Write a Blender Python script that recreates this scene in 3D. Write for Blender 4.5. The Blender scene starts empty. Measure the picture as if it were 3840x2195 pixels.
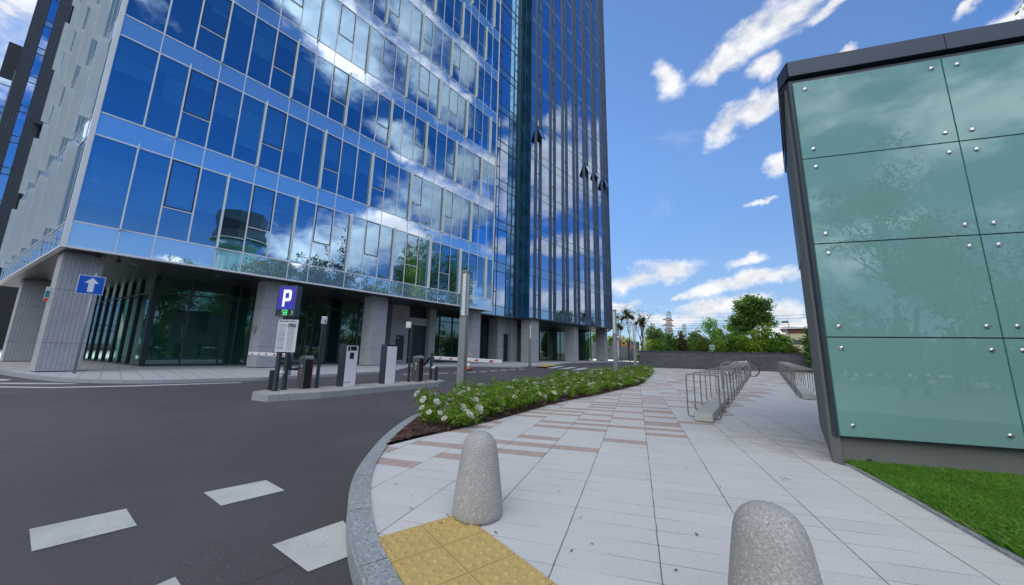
import bpy, math, random
import numpy as np
from mathutils import Vector, Matrix
random.seed(7); rng = np.random.default_rng(11)
R = math.radians
scene = bpy.context.scene
COL = scene.collection

# ------------------------------------------------------------------ camera, sky, sun, exposure
PITCH, ROLL, CAMH, FPX = 9.80, 1.154, 1.0, 1280.0
_p, _r = R(PITCH), R(ROLL)
FWD = np.array([0, math.cos(_p), math.sin(_p)])
_u0 = np.array([0, -math.sin(_p), math.cos(_p)]); _r0 = np.array([1.0, 0, 0])
RT = math.cos(_r) * _r0 + math.sin(_r) * _u0
UP = -math.sin(_r) * _r0 + math.cos(_r) * _u0
CAMO = np.array([0, 0, CAMH])
cd = bpy.data.cameras.new('camera'); cam = bpy.data.objects.new('camera', cd); COL.objects.link(cam)
cd.sensor_width = 36; cd.lens = 12; cd.clip_start = 0.05; cd.clip_end = 3000
M = Matrix.Identity(4)
for i in range(3):
    M[i][0] = RT[i]; M[i][1] = UP[i]; M[i][2] = -FWD[i]
M[2][3] = CAMH
cam.matrix_world = M
scene.camera = cam
scene.view_settings.view_transform = 'Standard'; scene.view_settings.look = 'None'
scene.view_settings.exposure = 1.75; scene.view_settings.gamma = 1
scene.cycles.max_bounces = 7; scene.cycles.diffuse_bounces = 3; scene.cycles.glossy_bounces = 4
scene.cycles.transparent_max_bounces = 10; scene.cycles.transmission_bounces = 3
scene.cycles.use_denoising = True
scene.cycles.caustics_reflective = False; scene.cycles.caustics_refractive = False

# photogrammetry: measured photo pixels (3840 x 2195) to points of the place
def ray(x, y):
    d = FWD + (x - 1920) / FPX * RT - (y - 1097.5) / FPX * UP
    return d / np.linalg.norm(d)
def G(x, y, z=0.0):
    d = ray(x, y); t = (z - CAMH) / d[2]; return CAMO + t * d
def hz(b, yt):                      # height whose top shows at photo row yt above ground point b
    k = (1097.5 - yt) / FPX; v = np.array([b[0], b[1], -CAMH])
    return (k * (v @ FWD) - v @ UP) / (UP[2] - k * FWD[2])
def proj(p):
    v = np.array(p, float) - CAMO; c = v @ FWD
    return (1920 + FPX * (v @ RT) / c, 1097.5 - FPX * (v @ UP) / c, c)
def azd(a): return np.array([math.sin(R(a)), math.cos(R(a)), 0.0])
AD = 39.70
D = azd(AD); N = np.array([math.cos(R(AD)), -math.sin(R(AD)), 0.0]); D0 = -18.73
def Wp(u, n, z=0.0): return N * (D0 + n) + D * u + np.array([0, 0, z])
def XU(x, y, n):                    # photo pixel on the vertical plane n -> (u, z)
    d = ray(x, y); t = (D0 + n - CAMO @ N) / (d @ N); p = CAMO + t * d; return p @ D, p[2]

SUN_AZ, SUN_EL = -20.0, 48.0
SUNDIR = np.array([math.sin(R(SUN_AZ)) * math.cos(R(SUN_EL)), math.cos(R(SUN_AZ)) * math.cos(R(SUN_EL)), math.sin(R(SUN_EL))])
sl = bpy.data.lights.new('sun', 'SUN'); sl.energy = 2.2; sl.angle = R(0.5); sl.color = (1.0, 0.95, 0.86)
so = bpy.data.objects.new('sun', sl); COL.objects.link(so)
so.rotation_mode = 'QUATERNION'; so.rotation_quaternion = Vector(SUNDIR).to_track_quat('Z', 'Y')

class NT:                           # tiny node builder
    def __init__(s, tree): s.t = tree; s.n = tree.nodes; s.l = tree.links
    def node(s, typ, **kw):
        nd = s.n.new(typ)
        for k, v in kw.items():
            if k.startswith('i_'):
                key = k[2:]; key = int(key) if key.isdigit() else key
                s.setin(nd, key, v)
            else: setattr(nd, k, v)
        return nd
    def setin(s, nd, key, v):
        if key == 'Vector' and isinstance(key, str) and key not in nd.inputs: key = 0
        sk = nd.inputs[key]
        if isinstance(v, bpy.types.NodeSocket): s.l.new(v, sk)
        else: sk.default_value = v
    def math(s, op, a, b=0.0, c=0.0, clamp=False):
        nd = s.n.new('ShaderNodeMath'); nd.operation = op; nd.use_clamp = clamp
        for i, v in enumerate((a, b, c)): s.setin(nd, i, v)
        return nd.outputs[0]
    def vm(s, op, a, b=(0, 0, 0)):
        nd = s.n.new('ShaderNodeVectorMath'); nd.operation = op
        s.setin(nd, 0, a)
        if op == 'SCALE': s.setin(nd, 3, b)
        else: s.setin(nd, 1, b)
        return nd.outputs['Value'] if op in ('DOT_PRODUCT', 'LENGTH') else nd.outputs[0]
    def mix(s, f, a, b, mode='MIX'):
        nd = s.n.new('ShaderNodeMix'); nd.data_type = 'RGBA'; nd.blend_type = mode
        s.setin(nd, 0, f); s.setin(nd, 6, a); s.setin(nd, 7, b); return nd.outputs[2]
    def noise(s, vec, scale, detail=2.0, rough=0.5, dist=0.0):
        nd = s.n.new('ShaderNodeTexNoise')
        if vec is not None: s.l.new(vec, nd.inputs['Vector'])
        nd.inputs['Scale'].default_value = scale; nd.inputs['Detail'].default_value = detail
        nd.inputs['Roughness'].default_value = rough; nd.inputs['Distortion'].default_value = dist
        return nd.outputs['Fac']
    def ramp(s, v, lo, hi, smooth=True):
        nd = s.n.new('ShaderNodeMapRange'); nd.interpolation_type = 'SMOOTHSTEP' if smooth else 'LINEAR'
        s.setin(nd, 0, v); s.setin(nd, 1, lo); s.setin(nd, 2, hi); return nd.outputs[0]

def c4(c): return (c[0], c[1], c[2], 1.0)

world = bpy.data.worlds.new('World'); scene.world = world; world.use_nodes = True
wt = NT(world.node_tree); wt.n.clear()
sky = wt.node('ShaderNodeTexSky', sky_type='NISHITA', sun_disc=False, sun_elevation=R(SUN_EL), sun_rotation=R(SUN_AZ), altitude=100, air_density=1.0, dust_density=0.0, ozone_density=3.0)
hs = wt.node('ShaderNodeHueSaturation', i_Hue=0.5, i_Saturation=0.98, i_Value=0.90, i_Color=wt.vm('MULTIPLY', sky.outputs[0], (0.57, 0.70, 0.83)))
gen = wt.node('ShaderNodeTexCoord').outputs['Generated']
dvec = wt.vm('NORMALIZE', gen)
sx = wt.node('ShaderNodeSeparateXYZ', i_0=dvec)
dz = wt.math('MAXIMUM', sx.outputs[2], 0.0)
# cloud bodies: direction (from the photograph, or mirrored off a glass facade), half width, half height in degrees, tilt
def mirror(d, n): return d - 2 * (d @ n) * n
NTW = np.array([math.cos(R(43.0)), -math.sin(R(43.0)), 0])
CL = []
def cl(x, y, rx, ry, tilt=0.0, mir=None, w=1.0):
    d = ray(x, y)
    k = 1.0 / math.hypot(1, math.hypot((x - 1920) / FPX, (y - 1097) / FPX))
    if mir is not None: d = mirror(d, mir)
    CL.append((d, rx / FPX * k * w, ry / FPX * k * w, tilt if mir is None else -tilt))
for a in [(2700, 225, 120, 62, 32), (2820, 130, 120, 68, 34), (2950, 62, 135, 62, 22), (3130, 10, 120, 34, 12), (2505, 290, 52, 88, 20), (2860, 260, 55, 35, 20), (3190, 180, 40, 20, 10),
          (2720, 470, 92, 52, 25), (2840, 400, 95, 48, 25), (2915, 615, 55, 46, 30), (2370, 1052, 120, 42, 6), (2500, 1030, 120, 40, 10), (2680, 1080, 120, 36, 10), (2840, 1050, 170, 36, 8),
          (2795, 985, 78, 26, 6), (2330, 1150, 88, 26, 0), (2535, 1113, 32, 13, 0), (2640, 1160, 160, 34, 8), (2790, 1135, 90, 32, 12), (2950, 1175, 90, 45, 8), (2520, 1200, 260, 30, 0), (3790, 60, 90, 45, 25),
          (2850, 752, 50, 12, 0), (3650, 30, 60, 25, 30), (20, 30, 40, 30, 0), (3000, 1240, 260, 40, 0)]: cl(*a)
for a in [(1330, 170, 250, 150, -25), (1560, 60, 150, 120, -25), (1640, 330, 200, 80, -30), (1150, 60, 120, 60, -30), (1180, 930, 130, 80, -5), (1330, 920, 150, 110, -5), (1480, 880, 150, 120, -5), (1640, 780, 160, 110, -15), (1740, 760, 140, 90, -10),
          (1820, 620, 110, 60, -20), (1500, 520, 110, 60, -30), (1730, 230, 60, 90, 0), (350, 1000, 60, 25, 0), (650, 985, 80, 25, 0)]: cl(*a, mir=N)
for a in [(2060, 590, 70, 90, 0), (2130, 620, 110, 150, -10), (2230, 640, 90, 160, -10), (2100, 760, 120, 90, 0), (2060, 930, 110, 40, 0), (2170, 920, 110, 50, 0), (2130, 1120, 170, 60, 0), (2250, 1110, 90, 80, 0), (2080, 470, 60, 40, 0), (1880, 640, 50, 90, 0), (1885, 770, 50, 80, 0), (1880, 380, 45, 30, 0), (1885, 1100, 60, 60, 0)]: cl(*a, mir=NTW)
# unseen bright clouds, added outside the picture to lift light on the shaded plaza
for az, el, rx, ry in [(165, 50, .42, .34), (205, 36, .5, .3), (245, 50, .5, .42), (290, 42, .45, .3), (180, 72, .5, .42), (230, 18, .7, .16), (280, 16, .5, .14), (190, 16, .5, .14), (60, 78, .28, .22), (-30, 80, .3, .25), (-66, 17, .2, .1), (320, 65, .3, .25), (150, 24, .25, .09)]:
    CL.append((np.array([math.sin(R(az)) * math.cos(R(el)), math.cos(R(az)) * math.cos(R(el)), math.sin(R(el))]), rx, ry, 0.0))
wn1 = wt.node('ShaderNodeTexNoise', i_Scale=9.0, i_Detail=6.0, i_Roughness=0.62); wt.l.new(dvec, wn1.inputs['Vector'])
dwarp = wt.vm('ADD', dvec, wt.vm('SCALE', wt.vm('SUBTRACT', wn1.outputs['Color'], (0.5, 0.5, 0.5)), 0.085))
acc = None
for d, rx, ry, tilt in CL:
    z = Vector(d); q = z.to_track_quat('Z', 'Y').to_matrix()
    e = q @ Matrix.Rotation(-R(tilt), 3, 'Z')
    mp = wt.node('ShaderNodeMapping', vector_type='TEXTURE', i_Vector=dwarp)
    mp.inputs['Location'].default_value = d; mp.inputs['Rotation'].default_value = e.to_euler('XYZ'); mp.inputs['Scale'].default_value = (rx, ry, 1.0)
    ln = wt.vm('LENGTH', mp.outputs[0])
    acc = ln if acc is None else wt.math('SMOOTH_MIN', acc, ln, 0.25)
pl = wt.node('ShaderNodeCombineXYZ')
den = wt.math('ADD', dz, 0.22)
wt.setin(pl, 0, wt.math('DIVIDE', sx.outputs[0], den)); wt.setin(pl, 1, wt.math('DIVIDE', sx.outputs[1], den)); wt.setin(pl, 2, wt.math('MULTIPLY', dz, 3.0))
dsc = wt.vm('MULTIPLY', dvec, (1.0, 1.0, 1.7))
n1 = wt.noise(dsc, 8.5, 9.0, 0.62, 0.15)
n1b = wt.noise(wt.vm('ADD', dsc, (0.0, 0.0, 0.035)), 8.5, 7.0, 0.60, 0.15)
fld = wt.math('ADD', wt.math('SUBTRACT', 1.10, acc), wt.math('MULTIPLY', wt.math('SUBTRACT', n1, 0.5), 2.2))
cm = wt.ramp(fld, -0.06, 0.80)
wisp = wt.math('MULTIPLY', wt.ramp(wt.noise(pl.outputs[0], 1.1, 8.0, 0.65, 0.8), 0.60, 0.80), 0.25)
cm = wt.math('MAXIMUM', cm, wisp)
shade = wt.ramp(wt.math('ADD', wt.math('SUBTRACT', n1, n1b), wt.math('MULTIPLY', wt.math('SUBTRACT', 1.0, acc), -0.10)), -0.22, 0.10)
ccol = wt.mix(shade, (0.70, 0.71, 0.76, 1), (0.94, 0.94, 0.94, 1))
SKYS = 0.066
skyc = wt.mix(wt.math('MULTIPLY', wt.ramp(dz, 0.62, 0.05), 0.72), wt.vm('SCALE', hs.outputs[0], SKYS), wt.mix(wt.ramp(dz, 0.40, 0.0), (0.050, 0.100, 0.205, 1), (0.105, 0.150, 0.215, 1)))
# pale air near the horizon belongs to the sky model; clouds are laid over it
# the sky is deepest blue at right angles to the sun (over the street to the right, mirrored in the facades)
dk = wt.ramp(wt.vm('DOT_PRODUCT', dvec, (math.sin(R(108)) * .88, math.cos(R(108)) * .88, .47)), 0.66, 0.90)
dk = wt.math('MULTIPLY', dk, wt.ramp(dz, 0.04, 0.40))
skyc = wt.mix(dk, skyc, wt.vm('MULTIPLY', skyc, (0.28, 0.78, 1.22)))
# clouds away from the sun, mostly unseen, are boosted to fill the plaza's shade
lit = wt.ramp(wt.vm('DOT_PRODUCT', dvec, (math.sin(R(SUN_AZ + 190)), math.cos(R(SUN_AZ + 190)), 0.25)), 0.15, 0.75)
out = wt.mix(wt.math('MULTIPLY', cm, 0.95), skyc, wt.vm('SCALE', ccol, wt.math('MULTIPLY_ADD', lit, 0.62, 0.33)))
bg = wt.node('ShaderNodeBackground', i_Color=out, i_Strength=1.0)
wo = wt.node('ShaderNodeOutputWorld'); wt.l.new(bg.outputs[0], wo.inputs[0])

# ------------------------------------------------------------------ materials
MATS = {}
def pm(name, col, rough=0.6, metal=0.0, spec=0.5, var=0.0, vscale=8.0, bump=0.0, bscale=40.0, coat=0.0, vdetail=4.0):
    if name in MATS: return MATS[name]
    m = bpy.data.materials.new(name); m.use_nodes = True; t = NT(m.node_tree)
    b = t.n['Principled BSDF']; b.inputs['Roughness'].default_value = rough; b.inputs['Metallic'].default_value = metal
    b.inputs['Specular IOR Level'].default_value = spec; b.inputs['Coat Weight'].default_value = coat
    b.inputs['Base Color'].default_value = c4(col)
    oc = t.node('ShaderNodeTexCoord').outputs['Object']
    if var > 0:
        nz = t.noise(oc, vscale, vdetail, 0.6)
        k = t.ramp(nz, 0.25, 0.75, False)
        t.l.new(t.mix(k, c4([c * (1 - var) for c in col]), c4([min(1, c * (1 + var)) for c in col])), b.inputs['Base Color'])
    if bump > 0:
        bn = t.node('ShaderNodeBump', i_Strength=bump, i_Distance=0.01, i_Height=t.noise(oc, bscale, 4.0, 0.6)); t.l.new(bn.outputs[0], b.inputs['Normal'])
    MATS[name] = m; return m
def speck(name, base, dark, light, scale=300.0, amt=0.5, rough=0.85, bump=0.15, groove=None):
    m = bpy.data.materials.new(name); m.use_nodes = True; t = NT(m.node_tree); b = t.n['Principled BSDF']
    oc = t.node('ShaderNodeTexCoord').outputs['Object']
    n = t.noise(oc, scale, 2.0, 0.6); n2 = t.noise(oc, scale * 0.45, 1.0); n3 = t.noise(oc, 2.2, 5.0, 0.6)
    c = t.mix(t.ramp(n, 0.38, 0.5), c4(dark), c4(base)); c = t.mix(t.math('MULTIPLY', t.ramp(n2, 0.56, 0.66), amt), c, c4(light))
    c = t.mix(t.math('MULTIPLY', t.ramp(n3, 0.35, 0.7), 0.16), c, c4([x * 0.55 for x in base]))
    if groove:                      # thin vertical saw cuts, distance along axis vector groove[0], pitch groove[1]
        a = t.vm('DOT_PRODUCT', oc, tuple(groove[0])); f = t.math('FRACT', t.math('DIVIDE', a, groove[1]))
        g = t.math('LESS_THAN', t.math('ABSOLUTE', t.math('SUBTRACT', f, 0.5)), groove[2])
        c = t.mix(t.math('MULTIPLY', g, 0.8), c, c4([x * 0.25 for x in base]))
    t.l.new(c, b.inputs['Base Color']); b.inputs['Roughness'].default_value = rough
    if bump: 
        bn = t.node('ShaderNodeBump', i_Strength=bump, i_Distance=0.004, i_Height=n); t.l.new(bn.outputs[0], b.inputs['Normal'])
    MATS[name] = m; return m
def glass(name, refl, trans, r0=0.4, wav=0.0):
    m = bpy.data.materials.new(name); m.use_nodes = True; t = NT(m.node_tree); t.n.clear()
    gl = t.node('ShaderNodeBsdfGlossy', i_Color=c4(refl), i_Roughness=0.0)
    tr = t.node('ShaderNodeBsdfTransparent', i_Color=c4(trans))
    lw = t.node('ShaderNodeLayerWeight', i_Blend=0.35)
    f = t.math('ADD', t.math('MULTIPLY', lw.outputs['Fresnel'], 1 - r0), r0, clamp=True)
    if wav:
        oc = t.node('ShaderNodeTexCoord').outputs['Object']
        bn = t.node('ShaderNodeBump', i_Strength=1.0, i_Distance=wav, i_Height=t.noise(oc, 0.9, 1.0)); t.l.new(bn.outputs[0], gl.inputs['Normal'])
    mx = t.node('ShaderNodeMixShader', i_0=f, i_1=tr.outputs[0], i_2=gl.outputs[0])
    o = t.node('ShaderNodeOutputMaterial'); t.l.new(mx.outputs[0], o.inputs[0]); MATS[name] = m; return m
def panelglass(name, dif, refl, r0=0.45, rough=0.0, wav=0.0, blend=0.35):
    m = bpy.data.materials.new(name); m.use_nodes = True; t = NT(m.node_tree); t.n.clear()
    gl = t.node('ShaderNodeBsdfGlossy', i_Color=c4(refl), i_Roughness=rough); df = t.node('ShaderNodeBsdfDiffuse', i_Color=c4(dif))
    lw = t.node('ShaderNodeLayerWeight', i_Blend=blend)
    f = t.math('ADD', t.math('MULTIPLY', lw.outputs['Fresnel'], 1 - r0), r0, clamp=True)
    if wav:
        oc = t.node('ShaderNodeTexCoord').outputs['Object']
        bn = t.node('ShaderNodeBump', i_Strength=1.0, i_Distance=wav, i_Height=t.noise(oc, 0.9, 1.0)); t.l.new(bn.outputs[0], gl.inputs['Normal'])
    mx = t.node('ShaderNodeMixShader', i_0=f, i_1=df.outputs[0], i_2=gl.outputs[0])
    o = t.node('ShaderNodeOutputMaterial'); t.l.new(mx.outputs[0], o.inputs[0]); MATS[name] = m; return m
def leafmat(name, c1, c2, c3=None, rough=0.55, transl=0.3):
    m = bpy.data.materials.new(name); m.use_nodes = True; t = NT(m.node_tree); b = t.n['Principled BSDF']
    gi = t.node('ShaderNodeNewGeometry'); rnd = gi.outputs['Random Per Island']
    c = t.mix(rnd, c4(c1), c4(c2))
    if c3 is not None: c = t.mix(t.math('GREATER_THAN', t.math('FRACT', t.math('MULTIPLY', rnd, 37.3)), 0.93), c, c4(c3))
    oc = t.node('ShaderNodeTexCoord').outputs['Object']
    c = t.mix(t.math('MULTIPLY', t.ramp(t.noise(oc, 1.3, 2.0), 0.35, 0.65), 0.5), c, c4([x * 0.6 for x in c1]))
    t.l.new(c, b.inputs['Base Color']); b.inputs['Roughness'].default_value = rough
    tl = t.node('ShaderNodeBsdfTranslucent'); t.l.new(c, tl.inputs[0])
    mx = t.node('ShaderNodeMixShader', i_0=transl, i_1=b.outputs[0], i_2=tl.outputs[0]); t.l.new(mx.outputs[0], t.n['Material Output'].inputs[0])
    MATS[name] = m; return m
def emit(name, col, s):
    m = bpy.data.materials.new(name); m.use_nodes = True; b = m.node_tree.nodes['Principled BSDF']
    b.inputs['Base Color'].default_value = c4(col); b.inputs['Emission Color'].default_value = c4(col); b.inputs['Emission Strength'].default_value = s; MATS[name] = m; return m

ALU = pm('light aluminium', (0.74, 0.76, 0.78), 0.5, 0.0, var=0.06, vscale=0.7)
WHITEM = pm('white coated blade', (0.76, 0.84, 0.86), 0.5, var=0.06, vscale=0.4)
DARKF = pm('dark window frame', (0.012, 0.016, 0.022), 0.35)
DARKM = pm('dark coated metal', (0.035, 0.045, 0.055), 0.4, 0.3, var=0.2, vscale=1.0)
MULL = pm('slate mullion', (0.05, 0.065, 0.08), 0.4, 0.2)
SOFF = pm('soffit panel', (0.026, 0.031, 0.037), 0.42, 0.2, var=0.1, vscale=0.5)
GWIN = glass('window glass', (0.42, 0.62, 0.82), (0.46, 0.82, 1.0), 0.47, 0.0012)
GTOW = glass('tower window glass', (0.58, 0.70, 0.90), (0.22, 0.45, 0.72), 0.66, 0.0016)
GSHOP = glass('storefront glass', (0.62, 0.80, 0.80), (0.35, 0.60, 0.55), 0.16, 0.0006)
GSPAN = panelglass('spandrel glass', (0.20, 0.32, 0.50), (0.84, 0.93, 1.0), 0.52, 0.0, 0.0012)
GTSPAN = panelglass('tower spandrel glass', (0.10, 0.16, 0.26), (0.72, 0.88, 1.0), 0.42, 0.0, 0.0016)
GRET = panelglass('return glass', (0.012, 0.09, 0.17), (0.36, 0.68, 0.88), 0.42, 0.0, 0.0016)
GGREEN = panelglass('enamelled green glass', (0.20, 0.375, 0.35), (0.75, 0.92, 0.95), 0.07, 0.0, 0.0004, 0.15)
GEDGE = pm('glass edge', (0.15, 0.55, 0.45), 0.2)
INT = pm('office wall', (0.30, 0.32, 0.34), 0.8); INTC = pm('office ceiling', (0.62, 0.64, 0.66), 0.8); INTF = pm('office floor', (0.16, 0.16, 0.17), 0.8)
BLIND = pm('roller blind fabric', (0.85, 0.90, 0.90), 0.8); CORE = pm('building core', (0.12, 0.12, 0.12), 0.9); LOBBY = pm('lobby wall', (0.16, 0.42, 0.40), 0.8)
STONE = speck('granite cladding', (0.40, 0.41, 0.43), (0.24, 0.25, 0.27), (0.58, 0.60, 0.62), 95, 0.5, 0.8, 0.1, (D, 0.105, 0.045))
STONES = speck('granite side cladding', (0.46, 0.47, 0.47), (0.34, 0.35, 0.36), (0.60, 0.60, 0.60), 42, 0.4, 0.8, 0.1)
STONEP = speck('plain concrete cladding', (0.36, 0.375, 0.385), (0.29, 0.30, 0.31), (0.45, 0.46, 0.47), 60, 0.3, 0.85, 0.05)
KERB = speck('kerb granite', (0.36, 0.39, 0.40), (0.18, 0.20, 0.21), (0.55, 0.58, 0.58), 120, 0.6, 0.8, 0.2)
BOLL = speck('exposed aggregate', (0.46, 0.455, 0.445), (0.30, 0.295, 0.295), (0.68, 0.67, 0.645), 210, 0.6, 0.9, 0.9)
STEEL = pm('brushed steel', (0.42, 0.40, 0.38), 0.35, 0.85, var=0.1)
RSTEEL = pm('weathered steel tube', (0.25, 0.24, 0.23), 0.45, 0.6, var=0.15)
BOLT = pm('polished steel', (0.75, 0.76, 0.78), 0.18, 1.0)
LAMPM = pm('lamp grey paint', (0.235, 0.25, 0.255), 0.45, 0.2, var=0.05)
LAMPG = pm('lamp diffuser', (0.62, 0.68, 0.70), 0.25, var=0.15, vscale=9)
GREYW = pm('grey render', (0.185, 0.19, 0.182), 0.85, var=0.10, vscale=3, bump=0.3, bscale=260)
FASC = pm('fascia sheet metal', (0.055, 0.07, 0.095), 0.35, 0.4)
BLACK = pm('black plastic', (0.012, 0.013, 0.015), 0.4)
WHITE = pm('white paint', (0.78, 0.79, 0.80), 0.5, var=0.03)
RED = pm('red reflective', (0.50, 0.02, 0.03), 0.35); ORANGE = pm('orange plastic', (0.80, 0.12, 0.03), 0.5)
GREYC = pm('cabinet grey', (0.115, 0.12, 0.125), 0.45, 0.2, var=0.08); GREYD = pm('cabinet dark', (0.035, 0.045, 0.06), 0.4, 0.1)
GREENP = pm('anthracite post', (0.030, 0.047, 0.052), 0.5); CONC = speck('rack concrete', (0.50, 0.51, 0.48), (0.36, 0.37, 0.36), (0.62, 0.62, 0.6), 90, 0.3, 0.9, 0.1)
BLUES = pm('sign blue', (0.005, 0.10, 0.52), 0.4); BLUEP = emit('backlit sign blue', (0.03, 0.025, 0.42), 0.08); LED = emit('green led', (0.10, 0.9, 0.30), 0.3)
WLIT = emit('backlit sign white', (0.75, 0.78, 0.8), 0.22)
YELS = pm('sign yellow', (0.75, 0.38, 0.01), 0.5); BARK = pm('bark', (0.10, 0.085, 0.07), 0.9, var=0.3, vscale=12)
TYRE = pm('tyre rubber', (0.015, 0.015, 0.016), 0.8)

# ------------------------------------------------------------------ mesh helpers
WO = {}
def tag(o, label=None, cat=None, group=None, kind=None):
    if label: o['label'] = label
    if cat: o['category'] = cat
    if group: o['group'] = group
    if kind: o['kind'] = kind
    return o
def thing(name, label, cat, loc=(0, 0, 0), rz=0.0, group=None):
    o = bpy.data.objects.new(name, None); COL.objects.link(o); o.location = loc; o.rotation_euler = (0, 0, rz); o.empty_display_size = 0.2
    tag(o, label, cat, group); WO[o] = np.array(loc, float); return o
class MB:
    def __init__(s): s.v = []; s.f = []; s.m = []; s.mats = []; s.smooth = []
    def mi(s, mat):
        if mat not in s.mats: s.mats.append(mat)
        return s.mats.index(mat)
    def add(s, vs, fs, mat, smooth=False):
        b = len(s.v); s.v.extend([tuple(map(float, v)) for v in vs]); k = s.mi(mat)
        for f in fs: s.f.append([b + i for i in f]); s.m.append(k); s.smooth.append(smooth)
        return s
    def hexa(s, p, mat):            # 8 corners: bottom 4, top 4
        return s.add(p, [(3, 2, 1, 0), (4, 5, 6, 7), (0, 1, 5, 4), (1, 2, 6, 5), (2, 3, 7, 6), (3, 0, 4, 7)], mat)
    def obox(s, o, ex, ey, ez, mat):
        o, ex, ey, ez = (np.array(a, float) for a in (o, ex, ey, ez))
        return s.hexa([o, o + ex, o + ex + ey, o + ey, o + ez, o + ex + ez, o + ex + ey + ez, o + ey + ez], mat)
    def box(s, c, dx, dy, z0, z1, mat, az=0.0):     # centred footprint, x-axis turned to azimuth direction
        e1 = np.array([math.cos(az), math.sin(az), 0]); e2 = np.array([-math.sin(az), math.cos(az), 0]); c = np.array([c[0], c[1], 0.0])
        return s.obox(c - e1 * dx / 2 - e2 * dy / 2 + np.array([0, 0, z0]), e1 * dx, e2 * dy, (0, 0, z1 - z0), mat)
    def wbox(s, u0, u1, n0, n1, z0, z1, mat):       # box in facade coordinates
        return s.obox(Wp(u0, n0, z0), D * (u1 - u0), N * (n1 - n0), (0, 0, z1 - z0), mat)
    def prism(s, poly, z0, z1, mat, cap=True):
        n = len(poly); vs = [(p[0], p[1], z0) for p in poly] + [(p[0], p[1], z1) for p in poly]
        fs = [(i, (i + 1) % n, n + (i + 1) % n, n + i) for i in range(n)]
        if cap: fs += [tuple(range(n, 2 * n)), tuple(range(n - 1, -1, -1))]
        return s.add(vs, fs, mat)
    def tube(s, pts, r, mat, seg=8, closed=False, cap=True):
        pts = [np.array(p, float) for p in pts]; n = len(pts); rs = r if hasattr(r, '__len__') else [r] * n
        ref = None; vs = []
        for i, p in enumerate(pts):
            a = pts[(i - 1) % n] if (closed or i > 0) else p; b = pts[(i + 1) % n] if (closed or i < n - 1) else p
            t = b - a; t = t / (np.linalg.norm(t) + 1e-12)
            if ref is None: ref = np.array([0, 0, 1.0]) if abs(t[2]) < 0.9 else np.array([1.0, 0, 0])
            x = np.cross(t, ref); 
            if np.linalg.norm(x) < 1e-5: x = np.cross(t, [1.0, 0.3, 0])
            x /= np.linalg.norm(x); y = np.cross(t, x); ref = np.cross(x, t) * 1.0
            for k in range(seg):
                an = 2 * math.pi * k / seg; vs.append(p + rs[i] * (math.cos(an) * x + math.sin(an) * y))
        fs = []
        for i in range(n if closed else n - 1):
            j = (i + 1) % n
            for k in range(seg): fs.append((i * seg + k, i * seg + (k + 1) % seg, j * seg + (k + 1) % seg, j * seg + k))
        if cap and not closed: fs += [tuple(range(seg - 1, -1, -1)), tuple(range((n - 1) * seg, n * seg))]
        return s.add(vs, fs, mat, True)
    def lathe(s, prof, c, mat, seg=32, smooth=True):
        vs = []; n = len(prof)
        for r, z in prof:
            for k in range(seg): a = 2 * math.pi * k / seg; vs.append((c[0] + r * math.cos(a), c[1] + r * math.sin(a), z + (c[2] if len(c) > 2 else 0)))
        fs = [(i * seg + k, i * seg + (k + 1) % seg, (i + 1) * seg + (k + 1) % seg, (i + 1) * seg + k) for i in range(n - 1) for k in range(seg)]
        fs += [tuple(range(seg - 1, -1, -1)), tuple(range((n - 1) * seg, n * seg))]
        return s.add(vs, fs, mat, smooth)
    def quad(s, a, b, c, d, mat): return s.add([a, b, c, d], [(0, 1, 2, 3)], mat)
    def build(s, name, parent=None, local=False, bevel=0.0, label=None, **kw):
        me = bpy.data.meshes.new(name); v = np.array(s.v, float).reshape(-1, 3)
        org = WO.get(parent, np.zeros(3)) if not local else np.zeros(3)
        me.from_pydata([tuple(q) for q in (v - org)], [], s.f)
        for m in s.mats: me.materials.append(m)
        me.polygons.foreach_set('material_index', s.m); me.polygons.foreach_set('use_smooth', s.smooth)
        me.update(); o = bpy.data.objects.new(name, me); COL.objects.link(o)
        if parent is not None: o.parent = parent; WO[o] = org
        if label or kw: tag(o, label, **kw)
        if bevel > 0:
            b = o.modifiers.new('bevel', 'BEVEL'); b.width = bevel; b.segments = 2; b.limit_method = 'ANGLE'
        return o
def copy_tree(root, loc=None, rz=None, label=None, group=None, scale=None):
    r = root.copy(); COL.objects.link(r)
    if loc is not None: r.location = loc
    if rz is not None: r.rotation_euler = (0, 0, rz)
    if scale is not None: r.scale = (scale,) * 3 if not hasattr(scale, '__len__') else scale
    if label: r['label'] = label
    if group: r['group'] = group
    for ch in list(root.children):
        c = ch.copy(); COL.objects.link(c); c.parent = r
        for g in list(ch.children):
            q = g.copy(); COL.objects.link(q); q.parent = c
    return r
def fastmesh(name, V, F, mats, parent=None, local=True, midx=None, smooth=False):
    me = bpy.data.meshes.new(name); V = np.asarray(V, np.float32); F = np.asarray(F, np.int32); k = F.shape[1]
    me.vertices.add(len(V)); me.vertices.foreach_set('co', V.ravel())
    me.loops.add(F.size); me.loops.foreach_set('vertex_index', F.ravel())
    me.polygons.add(len(F)); me.polygons.foreach_set('loop_start', np.arange(0, F.size, k, dtype=np.int32))
    if midx is not None: me.polygons.foreach_set('material_index', np.asarray(midx, np.int32))
    me.update(calc_edges=True); me.validate()
    for m in mats: me.materials.append(m)
    if smooth: me.polygons.foreach_set('use_smooth', [True] * len(F))
    o = bpy.data.objects.new(name, me); COL.objects.link(o)
    if parent is not None: o.parent = parent
    return o
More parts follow.
